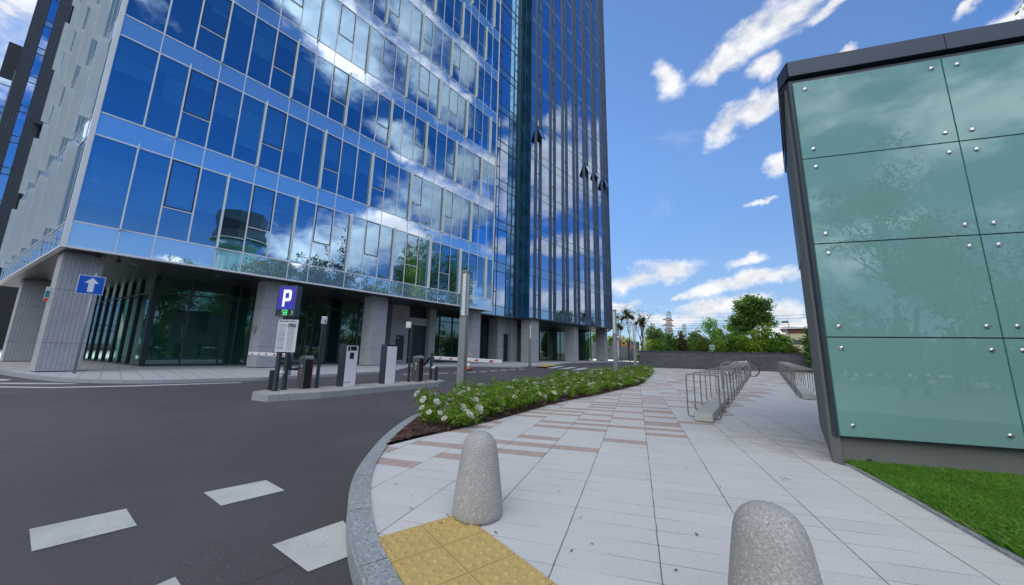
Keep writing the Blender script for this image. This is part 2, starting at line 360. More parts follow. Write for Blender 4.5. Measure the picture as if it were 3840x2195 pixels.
def text(body, size, origin, ex, ez, mat, parent, name='lettering', extrude=0.001, align='LEFT', bold=0.0, xs=1.0):
    cu = bpy.data.curves.new(name, 'FONT'); cu.body = body; cu.size = size; cu.extrude = extrude; cu.align_x = align; cu.offset = bold
    cu.materials.append(mat); o = bpy.data.objects.new(name, cu); COL.objects.link(o); o.parent = parent
    ex = np.array(ex, float); ez = np.array(ez, float); nn = np.cross(ex, ez); org = np.array(origin, float) - WO.get(parent, np.zeros(3))
    m = Matrix.Identity(4)
    for i in range(3): m[i][0] = ex[i] * xs; m[i][1] = ez[i]; m[i][2] = nn[i]; m[i][3] = org[i]
    bpy.context.view_layer.update(); me = bpy.data.meshes.new_from_object(o); me.name = name; bpy.data.objects.remove(o)
    o = bpy.data.objects.new(name, me); COL.objects.link(o); o.parent = parent
    o.matrix_local = m; WO[o] = WO.get(parent, np.zeros(3)); return o
Z = np.array([0, 0, 1.0])
#SPLIT
# ------------------------------------------------------------------ ground, road, pavements
ROADZ = -0.09
def sheet(name, poly, z, mat, thick=0.0, parent=None, **kw):
    m = MB()
    if thick: m.prism(poly, z - thick, z, mat)
    else: m.add([(p[0], p[1], z) for p in poly], [tuple(range(len(poly)))], mat)
    o = m.build(name, parent); tag(o, **kw)
    # triangulate concave outlines safely
    import bmesh
    bm = bmesh.new(); bm.from_mesh(o.data); bmesh.ops.triangulate(bm, faces=[f for f in bm.faces if len(f.verts) > 4]); bmesh.ops.recalc_face_normals(bm, faces=bm.faces)
    if not thick:
        for f in bm.faces:
            if f.normal.z < 0: f.normal_flip()
    bm.to_mesh(o.data); bm.free(); return o
def asphalt():
    m = bpy.data.materials.new('asphalt'); m.use_nodes = True; t = NT(m.node_tree); b = t.n['Principled BSDF']
    oc = t.node('ShaderNodeTexCoord').outputs['Object']
    fine = t.noise(oc, 170, 3.0, 0.7); mid = t.noise(oc, 1.2, 6.0, 0.6); big = t.noise(oc, 0.18, 4.0, 0.6, 0.5)
    c = t.mix(t.ramp(fine, 0.3, 0.75, False), (0.046, 0.043, 0.048, 1), (0.122, 0.115, 0.124, 1))
    c = t.mix(t.math('MULTIPLY', t.ramp(t.noise(oc, 90, 1.0), 0.70, 0.76), 0.7), c, (0.42, 0.42, 0.44, 1))
    c = t.mix(t.math('MULTIPLY', t.ramp(mid, 0.35, 0.7), 0.28), c, (0.052, 0.051, 0.060, 1))
    c = t.mix(t.math('MULTIPLY', t.ramp(big, 0.4, 0.62), 0.5), c, (0.135, 0.120, 0.130, 1))
    # long rolling seam and hairline cracks
    vo = t.node('ShaderNodeTexVoronoi', feature='DISTANCE_TO_EDGE', i_Scale=0.22); t.l.new(t.vm('ADD', oc, t.vm('SCALE', t.node('ShaderNodeTexNoise', i_Scale=1.5, i_Detail=5.0, i_Vector=oc).outputs['Color'], 0.5)), vo.inputs['Vector'])
    cr = t.math('LESS_THAN', vo.outputs['Distance'], 0.0022)
    c = t.mix(t.math('MULTIPLY', t.math('MULTIPLY', cr, t.ramp(t.noise(oc, 0.5, 2.0), 0.45, 0.6)), 0.7), c, (0.012, 0.012, 0.014, 1))
    t.l.new(c, b.inputs['Base Color']); b.inputs['Roughness'].default_value = 0.75
    bn = t.node('ShaderNodeBump', i_Strength=0.6, i_Distance=0.006, i_Height=fine); t.l.new(bn.outputs[0], b.inputs['Normal']); return m
ASPH = asphalt()
def paving(name, azA, pa, offa, azB, pb, offb, base, jl=0.010, jc=0.006, red=False, cross=0.35, grime=0.2):
    m = bpy.data.materials.new(name); m.use_nodes = True; t = NT(m.node_tree); b = t.n['Principled BSDF']
    oc = t.node('ShaderNodeTexCoord').outputs['Object']
    na = (math.cos(R(azA)), -math.sin(R(azA)), 0); nb = (math.sin(R(azB)), math.cos(R(azB)), 0)
    a = t.math('DIVIDE', t.math('SUBTRACT', t.vm('DOT_PRODUCT', oc, na), offa), pa); bb = t.math('DIVIDE', t.math('SUBTRACT', t.vm('DOT_PRODUCT', oc, nb), offb), pb)
    wob = t.math('MULTIPLY', t.math('SUBTRACT', t.noise(oc, 6.0, 2.0), 0.5), 0.012)
    a2 = t.math('ADD', a, wob)
    ia, ib = t.math('FLOOR', a), t.math('FLOOR', bb); fa, fb = t.math('FRACT', a2), t.math('FRACT', bb)
    def edge(f, w): return t.math('SUBTRACT', 0.5, t.math('ABSOLUTE', t.math('SUBTRACT', f, 0.5)))
    ea, eb = t.math('MULTIPLY', edge(fa, 0), pa), t.math('MULTIPLY', edge(fb, 0), pb)
    cell = t.node('ShaderNodeCombineXYZ', i_0=ia, i_1=ib); wn = t.node('ShaderNodeTexWhiteNoise', noise_dimensions='2D'); t.l.new(cell.outputs[0], wn.inputs['Vector'])
    rv = wn.outputs['Value']
    sp = t.noise(oc, 210, 2.0, 0.7); bl = t.noise(oc, 0.9, 6.0, 0.62)
    c = t.mix(t.ramp(sp, 0.40, 0.60, False), c4([x * 0.80 for x in base]), c4([min(1, x * 1.10) for x in base]))
    c = t.mix(t.math('MULTIPLY', t.ramp(t.noise(oc, 120, 1.0), 0.655, 0.69), 0.55), c, c4([x * 0.40 for x in base]))
    c = t.mix(t.math('MULTIPLY', rv, 0.17), c, c4([x * 0.6 for x in base]))
    c = t.mix(t.math('MULTIPLY', t.ramp(bl, 0.42, 0.75), grime), c, c4([x * 0.62 for x in base]))
    st = t.noise(t.vm('MULTIPLY', oc, (0.7, 2.6, 1.0)), 3.0, 6.0, 0.75)
    c = t.mix(t.math('MULTIPLY', t.ramp(st, 0.60, 0.74), 0.16), c, c4([base[0] * 0.52, base[1] * 0.49, base[2] * 0.46]))
    if red:
        fd = t.vm('LENGTH', t.vm('SUBTRACT', oc, (3.35, 4.3, 0)))
        c = t.mix(t.math('MULTIPLY', t.math('MULTIPLY', t.ramp(fd, 1.3, 0.3), t.ramp(t.noise(oc, 5, 5.0, 0.7), 0.42, 0.62)), 0.45), c, (0.42, 0.36, 0.22, 1))
        A, B = t.vm('DOT_PRODUCT', oc, na), t.vm('DOT_PRODUCT', oc, nb)
        ac, bc = t.math('MULTIPLY_ADD', t.math('ADD', ia, 0.5), pa, offa), t.math('MULTIPLY_ADD', t.math('ADD', ib, 0.5), pb, offb)
        b0 = t.math('MAXIMUM', t.math('MULTIPLY_ADD', ac, 0.62, 4.18), t.math('MULTIPLY_ADD', ac, 2.1, 4.2))
        inr = t.math('GREATER_THAN', bc, b0)
        par = t.math('LESS_THAN', t.math('ABSOLUTE', t.math('MODULO', ib, 2.0)), 0.5)
        thr = t.math('MULTIPLY_ADD', par, 0.62, 0.06)
        rd = t.math('MULTIPLY', inr, t.math('LESS_THAN', rv, thr))
        rc = t.mix(t.ramp(t.noise(oc, 9.0, 5.0, 0.7), 0.35, 0.65), (0.58, 0.40, 0.31, 1), (0.40, 0.31, 0.26, 1))
        rc = t.mix(t.ramp(sp, 0.45, 0.6), rc, (0.36, 0.28, 0.24, 1))
        c = t.mix(t.math('MULTIPLY', rd, 0.88), c, rc)
    jn = t.noise(oc, 5, 3.0, 0.7)
    la = t.math('LESS_THAN', ea, t.math('MULTIPLY', jl * 0.5, t.ramp(jn, 0.1, 0.6))); lb = t.math('LESS_THAN', eb, jc * 0.5)
    c = t.mix(t.math('MULTIPLY', lb, t.math('MULTIPLY', cross, t.ramp(t.noise(oc, 1.8, 3.0), 0.35, 0.62))), c, (0.10, 0.095, 0.085, 1))
    c = t.mix(t.math('MULTIPLY', la, 0.78), c, (0.07, 0.066, 0.06, 1))
    t.l.new(c, b.inputs['Base Color']); b.inputs['Roughness'].default_value = 0.85
    h = t.math('SUBTRACT', t.math('MULTIPLY', sp, 0.2), t.math('MULTIPLY', la, 1.0))
    bn = t.node('ShaderNodeBump', i_Strength=0.5, i_Distance=0.004, i_Height=h); t.l.new(bn.outputs[0], b.inputs['Normal']); return m
PAVE = paving('plaza slabs', 20.0, 0.48, 0.067, 15.0, 0.1655, 2.816, (0.69, 0.69, 0.665), 0.0075, 0.0045, True, 0.75)
PAVE2 = paving('sidewalk slabs', 131.0, 0.42, 0.1, 131.0, 1.2, 0.2, (0.52, 0.525, 0.52), 0.014, 0.008, False, 0.6)
sheet('ground', [(-900, -900), (900, -900), (900, 1200), (-900, 1200)], -0.16, pm('rough ground', (0.07, 0.09, 0.03), 0.95, var=0.5, vscale=0.6), kind='structure')
sheet('road', [(-75, -30), (16, -30), (16, 24.5), (40, 60), (40, 90), (-75, 90)], ROADZ, ASPH, kind='structure')
OUT = [G(x, y)[:2] for x, y in ((1364, 2195), (1328, 2110), (1309, 2028), (1300, 1950), (1304, 1891), (1309, 1837), (1331, 1771), (1364, 1722), (1407, 1668), (1457, 1618), (1506, 1583), (1548, 1558))]
def smooth_line(pts, it=2):
    pts = [np.array(p, float) for p in pts]
    for _ in range(it):
        q = [pts[0]]
        for a, b in zip(pts[:-1], pts[1:]): q += [a * .75 + b * .25, a * .25 + b * .75]
        q.append(pts[-1]); pts = q
    return pts
OUT = [np.array(p) for p in ((2.6, -6), (0.9, -1.6), (0.1, 0.4), (-0.35, 1.25))] + OUT + [np.array(p) for p in ((-1.33, 5.9), (-1.0, 6.8), (-0.08, 8.98), (1.76, 12.41), (4.13, 16.11), (7.87, 22.11), (10.3, 26.6))]
OUT = smooth_line(OUT)
def offset(pts, w):
    r = []
    for i, p in enumerate(pts):
        a = pts[max(i - 1, 0)]; b = pts[min(i + 1, len(pts) - 1)]; t = (b - a) / np.linalg.norm(b - a); r.append(p + w * np.array([t[1], -t[0]]))
    return r
INN = offset(OUT, 0.135)
def strip(m, A, B, z0, z1, mat, sag=0.0):
    for i in range(len(A) - 1):
        a, b, c, d = A[i], A[i + 1], B[i + 1], B[i]
        m.add([(a[0], a[1], z1), (b[0], b[1], z1), (c[0], c[1], z1), (d[0], d[1], z1), (a[0], a[1], z0), (b[0], b[1], z0)], [(0, 3, 2, 1), (0, 1, 5, 4)], mat)
k = MB(); strip(k, offset(OUT, 0.015), INN, ROADZ - 0.02, 0.012, KERB); strip(k, OUT, offset(OUT, 0.0151), ROADZ - 0.02, 0.0, KERB)
tag(k.build('plaza_kerb'), kind='structure')
jm = MB()                            # kerb stone joints
acc_l = 0
for i in range(len(OUT) - 1):
    acc_l += np.linalg.norm(OUT[i + 1] - OUT[i])
    if acc_l > 0.62:
        acc_l = 0; a = OUT[i]; b = INN[i]; tdir = (OUT[i + 1] - OUT[i]); tdir = tdir / np.linalg.norm(tdir) * 0.004
        jm.add([(a[0], a[1], .0135), (a[0] + tdir[0], a[1] + tdir[1], .0135), (b[0] + tdir[0], b[1] + tdir[1], .0135), (b[0], b[1], .0135)], [(0, 3, 2, 1)], pm('joint mortar', (0.10, 0.10, 0.10), 0.9))
tag(jm.build('kerb_joints'), kind='structure')
plaza = [tuple(p) for p in offset(OUT, 0.05)] + [(10.4, 26.6), (20.6, 22.9), (70, 5.2), (70, -30), (2.6, -30)]
sheet('plaza_pavement', plaza, 0.0, PAVE, thick=0.12, kind='structure')
BEDP = smooth_line([G(1200 + .546 * x, 1400 + .546 * y)[:2] for x, y in ((450, 490), (700, 440), (1000, 375), (1300, 300), (1620, 205), (1860, 160), (2080, 110), (2190, 85))] + [G(x, y)[:2] for x, y in ((2398, 1445), (2422, 1431), (2441, 1407), (2447, 1392))], 1)
i0 = min(range(len(INN)), key=lambda i: np.linalg.norm(INN[i] - BEDP[0])); i1 = min(range(len(INN)), key=lambda i: np.linalg.norm(INN[i] - np.array([9.2, 23.8])))
BEDR = INN[i0:i1 + 1]
def mulchmat():
    m = bpy.data.materials.new('bark mulch'); m.use_nodes = True; t = NT(m.node_tree); b = t.n['Principled BSDF']
    oc = t.node('ShaderNodeTexCoord').outputs['Object']; v = t.node('ShaderNodeTexVoronoi', i_Scale=38.0, i_Randomness=1.0); t.l.new(oc, v.inputs['Vector'])
    c = t.mix(v.outputs['Color'], (0.030, 0.016, 0.011, 1), (0.12, 0.060, 0.040, 1)); t.l.new(c, b.inputs['Base Color']); b.inputs['Roughness'].default_value = 0.9
    bn = t.node('ShaderNodeBump', i_Strength=1.0, i_Distance=0.02, i_Height=v.outputs['Distance']); t.l.new(bn.outputs[0], b.inputs['Normal']); return m
sheet('flower_bed_soil', [tuple(p) for p in BEDR] + [tuple(p) for p in reversed(BEDP)], 0.012, mulchmat(), kind='structure')
def in_poly(x, y, poly):
    c = False; n = len(poly)
    for i in range(n):
        a, b = poly[i], poly[(i + 1) % n]
        if (a[1] > y) != (b[1] > y) and x < (b[0] - a[0]) * (y - a[1]) / (b[1] - a[1]) + a[0]: c = not c
    return c
BED = [tuple(p) for p in BEDR] + [tuple(p) for p in reversed(BEDP)]
# scattered mulch chips
V = []; F = []
bx = [p[0] for p in BED]; by = [p[1] for p in BED]
cnt = 0
while cnt < 5200:
    y = min(by) + (random.random() ** 2.2) * (max(by) - min(by)); x = random.uniform(min(bx), max(bx))
    if not in_poly(x, y, BED): continue
    cnt += 1; L = random.uniform(.010, .032); w = random.uniform(.004, .009); a = random.uniform(0, 6.28); tl = random.uniform(-.5, .5); z = .015 + random.random() * .012
    e = np.array([math.cos(a), math.sin(a), tl]) * L; f = np.array([-math.sin(a), math.cos(a), random.uniform(-.6, .6)]) * w; o = np.array([x, y, z + abs(tl) * L])
    b0 = len(V); V += [o - e - f, o + e - f, o + e + f, o - e + f]; F.append((b0, b0 + 1, b0 + 2, b0 + 3))
mch = fastmesh('mulch_chips', V, F, [leafmat('bark chips', (0.060, 0.030, 0.022), (0.20, 0.115, 0.085), (0.28, 0.20, 0.16), 0.9, 0.0)]); tag(mch, kind='stuff')
# far pavement in front of the building
CURB = [(-70, 34), (-40, 23.5), (-28, 17.6)] + [tuple(G(x, y)[:2]) for x, y in ((0, 1394), (96, 1408), (216, 1420), (337, 1425), (505, 1427), (668, 1425), (851, 1420), (1004, 1416), (1112, 1410), (1261, 1404), (1418, 1394.5), (1476, 1392), (1500, 1386), (1530, 1377.5), (1580, 1373), (1704, 1372), (1808, 1371.5), (1947, 1374.5), (2007, 1373), (2086, 1368), (2105, 1363.5), (2146, 1360), (2212, 1358.5), (2300, 1356.5))] + [(16, 52), (19, 64)]
CURB = smooth_line(CURB, 1)
CIN = [p * 1 for p in CURB]
def offL(pts, w): return offset(pts, -w)
k = MB(); strip(k, CURB, offL(CURB, 0.16), ROADZ - 0.03, 0.005, KERB); tag(k.build('pavement_kerb'), kind='structure')
sheet('pavement', [tuple(p) for p in offL(CURB, 0.03)] + [(10, 90), (-70, 90)], 0.0, PAVE2, thick=0.1, kind='structure')
# painted markings
def paintmat():
    m = bpy.data.materials.new('road paint'); m.use_nodes = True; t = NT(m.node_tree); b = t.n['Principled BSDF']; oc = t.node('ShaderNodeTexCoord').outputs['Object']
    c = t.mix(t.ramp(t.noise(oc, 3.0, 6.0, 0.7), 0.35, 0.7), (0.58, 0.60, 0.57, 1), (0.46, 0.48, 0.46, 1))
    v = t.node('ShaderNodeTexVoronoi', feature='DISTANCE_TO_EDGE', i_Scale=14.0); t.l.new(t.vm('ADD', oc, t.vm('SCALE', t.node('ShaderNodeTexNoise', i_Scale=20.0, i_Vector=oc).outputs['Color'], 0.06)), v.inputs['Vector'])
    c = t.mix(t.math('MULTIPLY', t.math('LESS_THAN', v.outputs['Distance'], 0.010), t.ramp(t.noise(oc, 4.0, 3.0), 0.55, 0.7)), c, (0.16, 0.16, 0.16, 1))
    c = t.mix(t.math('MULTIPLY', t.ramp(t.noise(oc, 60, 3.0, 0.8), 0.66, 0.70), 0.8), c, (0.12, 0.12, 0.13, 1))
    t.l.new(c, b.inputs['Base Color']); b.inputs['Roughness'].default_value = 0.7; return m
PAINT = paintmat()
def mark(polys, name='road_marking'):
    m = MB()
    for p in polys:
        q = [G(x, y, ROADZ) for x, y in p]; nrm = np.cross(q[1] - q[0], q[2] - q[1])
        if nrm[2] < 0: q = q[::-1]
        m.add([(a[0], a[1], ROADZ + .004) for a in q], [tuple(range(len(q)))], PAINT)
    tag(m.build(name), kind='structure')
s1 = .5804
mark([[(s1 * x, 1350 + s1 * y) for x, y in p] for p in (((188, 1098), (815, 965), (885, 1075), (203, 1243)), ((1315, 860), (1718, 780), (1840, 847), (1428, 946)), ((1757, 1200), (2215, 1043), (2262, 1090), (2258, 1272), (1990, 1375)))] + [[(545, 2215), (656, 2167), (690, 2215)]], 'near_road_dashes')
def kmark(a, b): return [G(x, y, ROADZ)[:2] for x, y in (a, b)]
mark([[(0, 1422), (45, 1424), (20, 1429), (0, 1428)], [(0, 1436), (260, 1437.5), (300, 1441), (120, 1442), (0, 1441)], [(0, 1449.5), (200, 1452.5), (340, 1449.5), (505, 1446), (700, 1440.5), (905, 1434.5), (905, 1436.5), (700, 1443.5), (505, 1450), (340, 1453.5), (200, 1456.5), (0, 1454.5)]], 'kerb_side_lines')
s2 = .2198
mark([[(1860 + s2 * x, 1160 + s2 * y) for x, y in p] for p in (((860, 1005), (975, 1009), (1190, 970), (1085, 967)), ((1085, 1020), (1190, 1025), (1390, 988), (1290, 983)), ((1305, 1033), (1420, 1041), (1600, 1003), (1500, 997)), ((1545, 1047), (1675, 1056), (1815, 1015), (1715, 1010)), ((1795, 1060), (1935, 1069), (2040, 1030), (1925, 1023)), ((2060, 1078), (2200, 1086), (2300, 1048), (2180, 1040)))], 'crosswalk')
s3 = .259
mark([[(1300 + s3 * a, 1080 + s3 * (y - 4)), (1300 + s3 * b, 1080 + s3 * (y2 - 4)), (1300 + s3 * b, 1080 + s3 * (y2 + 4)), (1300 + s3 * a, 1080 + s3 * (y + 4))] for a, y, b, y2 in ((820, 1258, 940, 1255), (1110, 1248, 1200, 1246), (1330, 1240, 1460, 1236), (1545, 1233, 1650, 1229), (1750, 1222, 1865, 1219), (1930, 1214, 2030, 1210), (2080, 1204, 2180, 1200), (2225, 1195, 2325, 1191), (2360, 1187, 2450, 1184), (2490, 1181, 2560, 1178))], 'lane_dashes')
# tactile paving
TACT = pm('ochre tactile concrete', (0.58, 0.42, 0.15), 0.85, var=0.14, vscale=22, bump=0.25, bscale=300)
tm = MB(); e1 = azd(234.2); e2 = azd(142.0); O = G(1733, 1927, 0.0); TS = 0.268
for i in range(2):
    for j in range(8):
        o = O + e1 * TS * i + e2 * TS * j
        c0 = o + e1 * TS * .5 + e2 * TS * .5
        if min(np.linalg.norm(c0[:2] - q) for q in INN) < 0.07: continue
        lim = TS - .006
        if i == 1 or i == 2:        # cut the row that meets the kerb
            dd = min(np.linalg.norm((o + e1 * TS)[:2] - q) for q in INN)
        tm.obox(o + e1 * .003 + e2 * .003 + np.array([0, 0, -.02]), e1 * lim, e2 * lim, (0, 0, .026), TACT)
        for a in range(5):
            for b in range(4):
                pc = o + e1 * TS * (.12 + .19 * a) + e2 * TS * (.14 + .24 * b) + np.array([0, 0, .005])
                tm.lathe([(.0155, 0), (.0145, .003), (.010, .0055), (.001, .0065)], pc, TACT, 10)
tag(tm.build('tactile_paving'), kind='structure')
t2 = MB(); q = [G(1860 + s2 * x, 1160 + s2 * y) for x, y in ((690, 975), (840, 985), (1035, 955), (890, 933))]
t2.add([(a[0], a[1], 0.006) for a in q], [(0, 1, 2, 3)], TACT); tag(t2.build('far_tactile_paving'), kind='structure')

# ------------------------------------------------------------------ white office block
AL = -60.3; DL = azd(AL); NL = np.array([math.cos(R(AL)), -math.sin(R(AL)), 0.0]); C0 = Wp(-1.14, 0); LL = 15.9
def Lp(l, o, z=0.0): return C0 + DL * l - NL * o + np.array([0, 0, z])      # o outwards
ZB, ZT, FH, NR = 5.11, 8.40, 4.18, 11
KU = lambda k: 0.02 + 0.909 * k
SOF = 4.24; TOPZ = SOF + FH * NR
office = thing('office_building', 'white framed glass office block standing on granite columns', 'building', tuple(Wp(9, -6)))
fp = [Wp(-1.14, -.02)[:2], Wp(20.02, -.02)[:2], Wp(20.02, -17)[:2], (Lp(17, .02))[:2]]
def inset_poly(d):
    return [Wp(-1.14 - .0 + d, -d)[:2], Wp(20.0 - d, -d)[:2], Wp(20.0 - d, -17)[:2], (Lp(17, -d) )[:2]]
m = MB()
core = inset_poly(3.4); m.prism(core, SOF + .05, TOPZ, INT)
for r in range(NR + 1):
    zc = SOF + FH * r
    ip = inset_poly(.10)
    m.prism(ip, zc - (.70 if r else -0.03), zc + .02 + (.55 if r else .45), INTC if r else INTC)
m.build('interior_floors', office)
m = MB(); m.prism([Wp(-1.12, 0.0)[:2], Wp(20.0, 0.0)[:2], Wp(20.0, -17)[:2], Lp(17, 0.0)[:2]], SOF - .06, SOF - .003, SOFF)
m.wbox(19.9, 27.5, -12, -2.3, SOF - .06, SOF - .003, SOFF)
for u in (3.3, 8.4, 13.8): m.wbox(u, u + .02, -4.2, -0.3, SOF - .064, SOF - .0605, BLACK)
m.wbox(-1, 20, -2.2, -2.18, SOF - .0645, SOF - .0605, BLACK)
m.build('soffit', office)
m = MB(); m.prism(inset_poly(.05), TOPZ, TOPZ + .6, ALU); m.build('roof', office)
# frame
m = MB(); FW = .026
m.wbox(-1.16, -1.05, -.12, .045, SOF - .07, TOPZ, ALU)                     # corner post
m.obox(Lp(0, .045, SOF - .07), DL * .10, NL * .16, (0, 0, TOPZ - SOF), ALU)
m.wbox(19.93, 20.04, -.5, .045, SOF - .07, TOPZ, ALU)
m.wbox(-1.05, 19.93, -.10, .04, SOF - .07, SOF + .0, ALU)
m.obox(Lp(.10, .04, SOF - .07), DL * 16, NL * .14, (0, 0, .07), ALU)
for r in range(NR):
    zb, zt = ZB + FH * r, ZT + FH * r
    for z in (zb, zt): m.wbox(-1.05, 19.93, -.05, .018, z - FW, z + FW, ALU)
    for k in range(22): m.wbox(KU(k) - FW, KU(k) + FW, -.05, .022, zb + FW, zt - FW, ALU)
    z0 = zt - FH + FW if r else SOF; 
    for k in range(22):
        if k % 3 in (r % 3, (r + 1) % 3): m.wbox(KU(k) - .016, KU(k) + .016, -.05, .016, z0, zb - FW, ALU)
    for k in range(22):
        if k % 3 == (1 if True else 0): m.wbox(KU(k) + FW, KU(k + 1) - FW, -.05, .018, zb + 1.23 - .022, zb + 1.23 + .022, ALU)
m.build('facade_frame', office)
m = MB()
for r in range(NR):
    zb, zt = ZB + FH * r, ZT + FH * r
    for z in (zb, zt): m.obox(Lp(.10, .014, z - .02), DL * 15.8, NL * .05, (0, 0, .04), ALU)
    l = .78
    while l < 15.9: m.obox(Lp(l - .012, .014, zt - FH + .02 if r else SOF), DL * .024, NL * .05, (0, 0, (zt - .02) - (zt - FH + .02 if r else SOF)), MULL if False else ALU); l += .909
m.build('side_facade_frame', office)
def qarea(pts):
    P = [proj(p) for p in pts]
    if min(p[2] for p in P) < .1: return 0
    if max(p[0] for p in P) < 0 or min(p[0] for p in P) > 3840 or max(p[1] for p in P) < 0 or min(p[1] for p in P) > 2195: return 0
    return abs(sum(P[i][0] * P[(i + 1) % 4][1] - P[(i + 1) % 4][0] * P[i][1] for i in range(4))) / 2
def tilt(q, nrm, amt=.0016):       # tiny out-of-plane twist of a pane, as glazing always has
    a, b, c = (rng.normal(0, amt) for _ in range(3))
    return [q[0] + nrm * a, q[1] + nrm * b, q[2] + nrm * c, q[3] + nrm * (a + c - b)]
def emit_parts(cands, parent, cap=100):
    """cands: (area, name, builder(MB), sub) - the largest `cap` of each name become parts, the rest one stuff part"""
    by = {}
    for c in cands: by.setdefault(c[1], []).append(c)
    for nme, L in by.items():
        L.sort(key=lambda c: -c[0])
        for c in L[:cap]:
            if c[0] <= 0 and len(L) > cap: continue
            mb = MB(); c[2](mb); o = mb.build(nme, parent)
            if c[3] is not None: sb = MB(); c[3][1](sb); q = sb.build(c[3][0], o)
        rest = L[cap:] if L[cap - 1:cap] and L[cap - 1][0] > 0 else [c for c in L if c[0] <= 0][:] if len(L) > cap else []
        rest = [c for c in L[:cap] if c[0] <= 0 and len(L) > cap] + L[cap:]
        if rest:
            mb = MB()
            for c in rest:
                c[2](mb)
                if c[3] is not None: c[3][1](mb)
            tag(mb.build(nme, parent), kind='stuff')
cands = []
edges = [-1.05] + [KU(k) for k in range(22)] + [19.93]
def pane_quad(ua, ub, za, zb_, n): return [Wp(ua, n, za), Wp(ub, n, za), Wp(ub, n, zb_), Wp(ua, n, zb_)]
for r in range(NR):
    zb, zt = ZB + FH * r, ZT + FH * r
    for i in range(len(edges) - 1):
        k = i - 1; ua, ub = edges[i] + .002, edges[i + 1] - .002; isop = (k % 3 == 1) and 0 <= k < 21
        def bld(mb, ua=ua, ub=ub, zb=zb, zt=zt, isop=isop):
            if isop:
                zm = zb + 1.23
                mb.add(tilt(pane_quad(ua, ub, zb, zm, 0), N), [(0, 1, 2, 3)], GWIN)
                a, b, c, d_ = ua + FW, ub - FW, zm + .022, zt - FW; f = .042
                mb.wbox(a, a + f, -.04, .024, c, d_, DARKF); mb.wbox(b - f, b, -.04, .024, c, d_, DARKF)
                mb.wbox(a + f, b - f, -.04, .024, c, c + f, DARKF); mb.wbox(a + f, b - f, -.04, .024, d_ - f, d_, DARKF)
                mb.add(tilt(pane_quad(a + f, b - f, c + f, d_ - f, .012), N), [(0, 1, 2, 3)], GWIN)
            else: mb.add(tilt(pane_quad(ua, ub, zb, zt, 0), N), [(0, 1, 2, 3)], GWIN)
        sub = None
        rr = random.random()
        if rr < .70:
            dz_ = zt - (zt - zb) * random.choice((.28, .42, .55, .55, .75, 1.0))
            w0, w1 = (ua + .04, ub - .04)
            if rr < .10: w0 = ua + .3
            def bb(mb, w0=w0, w1=w1, z0=dz_, z1=zt): mb.add([Wp(w0, -.16, z0), Wp(w1, -.16, z0), Wp(w1, -.16, z1), Wp(w0, -.16, z1), Wp(w0, -.17, z0), Wp(w1, -.17, z0), Wp(w1, -.17, z1), Wp(w0, -.17, z1)], [(0, 1, 2, 3), (7, 6, 5, 4)], BLIND)
            sub = ('roller_blind', bb)
        elif rr < .72:
            def bb(mb, u=ua + .1, z0=zb): mb.wbox(u, u + .5, -.7, -.66, z0, z0 + random.uniform(.5, .9), BLIND)
            sub = ('whiteboard', bb)
        cands.append((qarea(pane_quad(ua, ub, zb, zt, 0)), 'window', bld, sub))
    sj = [-1.05] + [KU(k) for k in range(22) if k % 3 in (r % 3, (r + 1) % 3)] + [19.93]
    z0 = zt - FH if r else SOF
    for ua, ub in zip(sj[:-1], sj[1:]):
        if ub - ua < .1: continue
        q = pane_quad(ua, ub, z0, zb, 0.0)
        cands.append((qarea(q), 'spandrel_panel', (lambda mb, q=q: mb.add(tilt(q, N, .001), [(0, 1, 2, 3)], GSPAN)), None))
    for k in range(22):
        if k % 3 == r % 3:
            q = pane_quad(KU(k), KU(k) + .1, zb, zt, 0)
            def fb(mb, k=k, zb=zb, zt=zt): mb.wbox(KU(k) - .016, KU(k) + .016, .022, .235, zb - .05, zt + .07, WHITEM); mb.wbox(KU(k) - .03, KU(k) + .03, .022, .06, zb - .04, zb + .02, ALU)
            cands.append((qarea(q), 'sunshade_fin', fb, None))
def lq(l0, l1, z0, z1): return [Lp(l1, .0, z0), Lp(l0, .0, z0), Lp(l0, .0, z1), Lp(l1, .0, z1)]
for r in range(NR):
    zb, zt = ZB + FH * r, ZT + FH * r
    ls = [.10, .78] + [.78 + .909 * i for i in range(1, 17)] + [15.9]
    for l0, l1 in zip(ls[:-1], ls[1:]):
        for (a, b, nm, mt) in ((zb, zt, 'side_window', GWIN), (zt - FH if r else SOF, zb, 'side_spandrel', GSPAN)):
            if l1 - l0 < .05: continue
            q = lq(l0, l1, a, b)
            cands.append((qarea(q), nm, (lambda mb, q=q, mt=mt: mb.add(tilt(q, NL), [(0, 1, 2, 3)], mt)), None))
    l = 1.77 - .909 * r
    while l < .3: l += 2.727
    while l < 15.8:
        q = [Lp(l, 0, zb), Lp(l, .25, zb), Lp(l, .25, zt), Lp(l, 0, zt)]
        def fb(mb, l=l, zb=zb, zt=zt): mb.obox(Lp(l - .016, .02, zb - .05), DL * .032, -NL * .235, (0, 0, zt - zb + .12), WHITEM)
        cands.append((qarea(q), 'side_sunshade_fin', fb, None)); l += 2.727
emit_parts(cands, office)
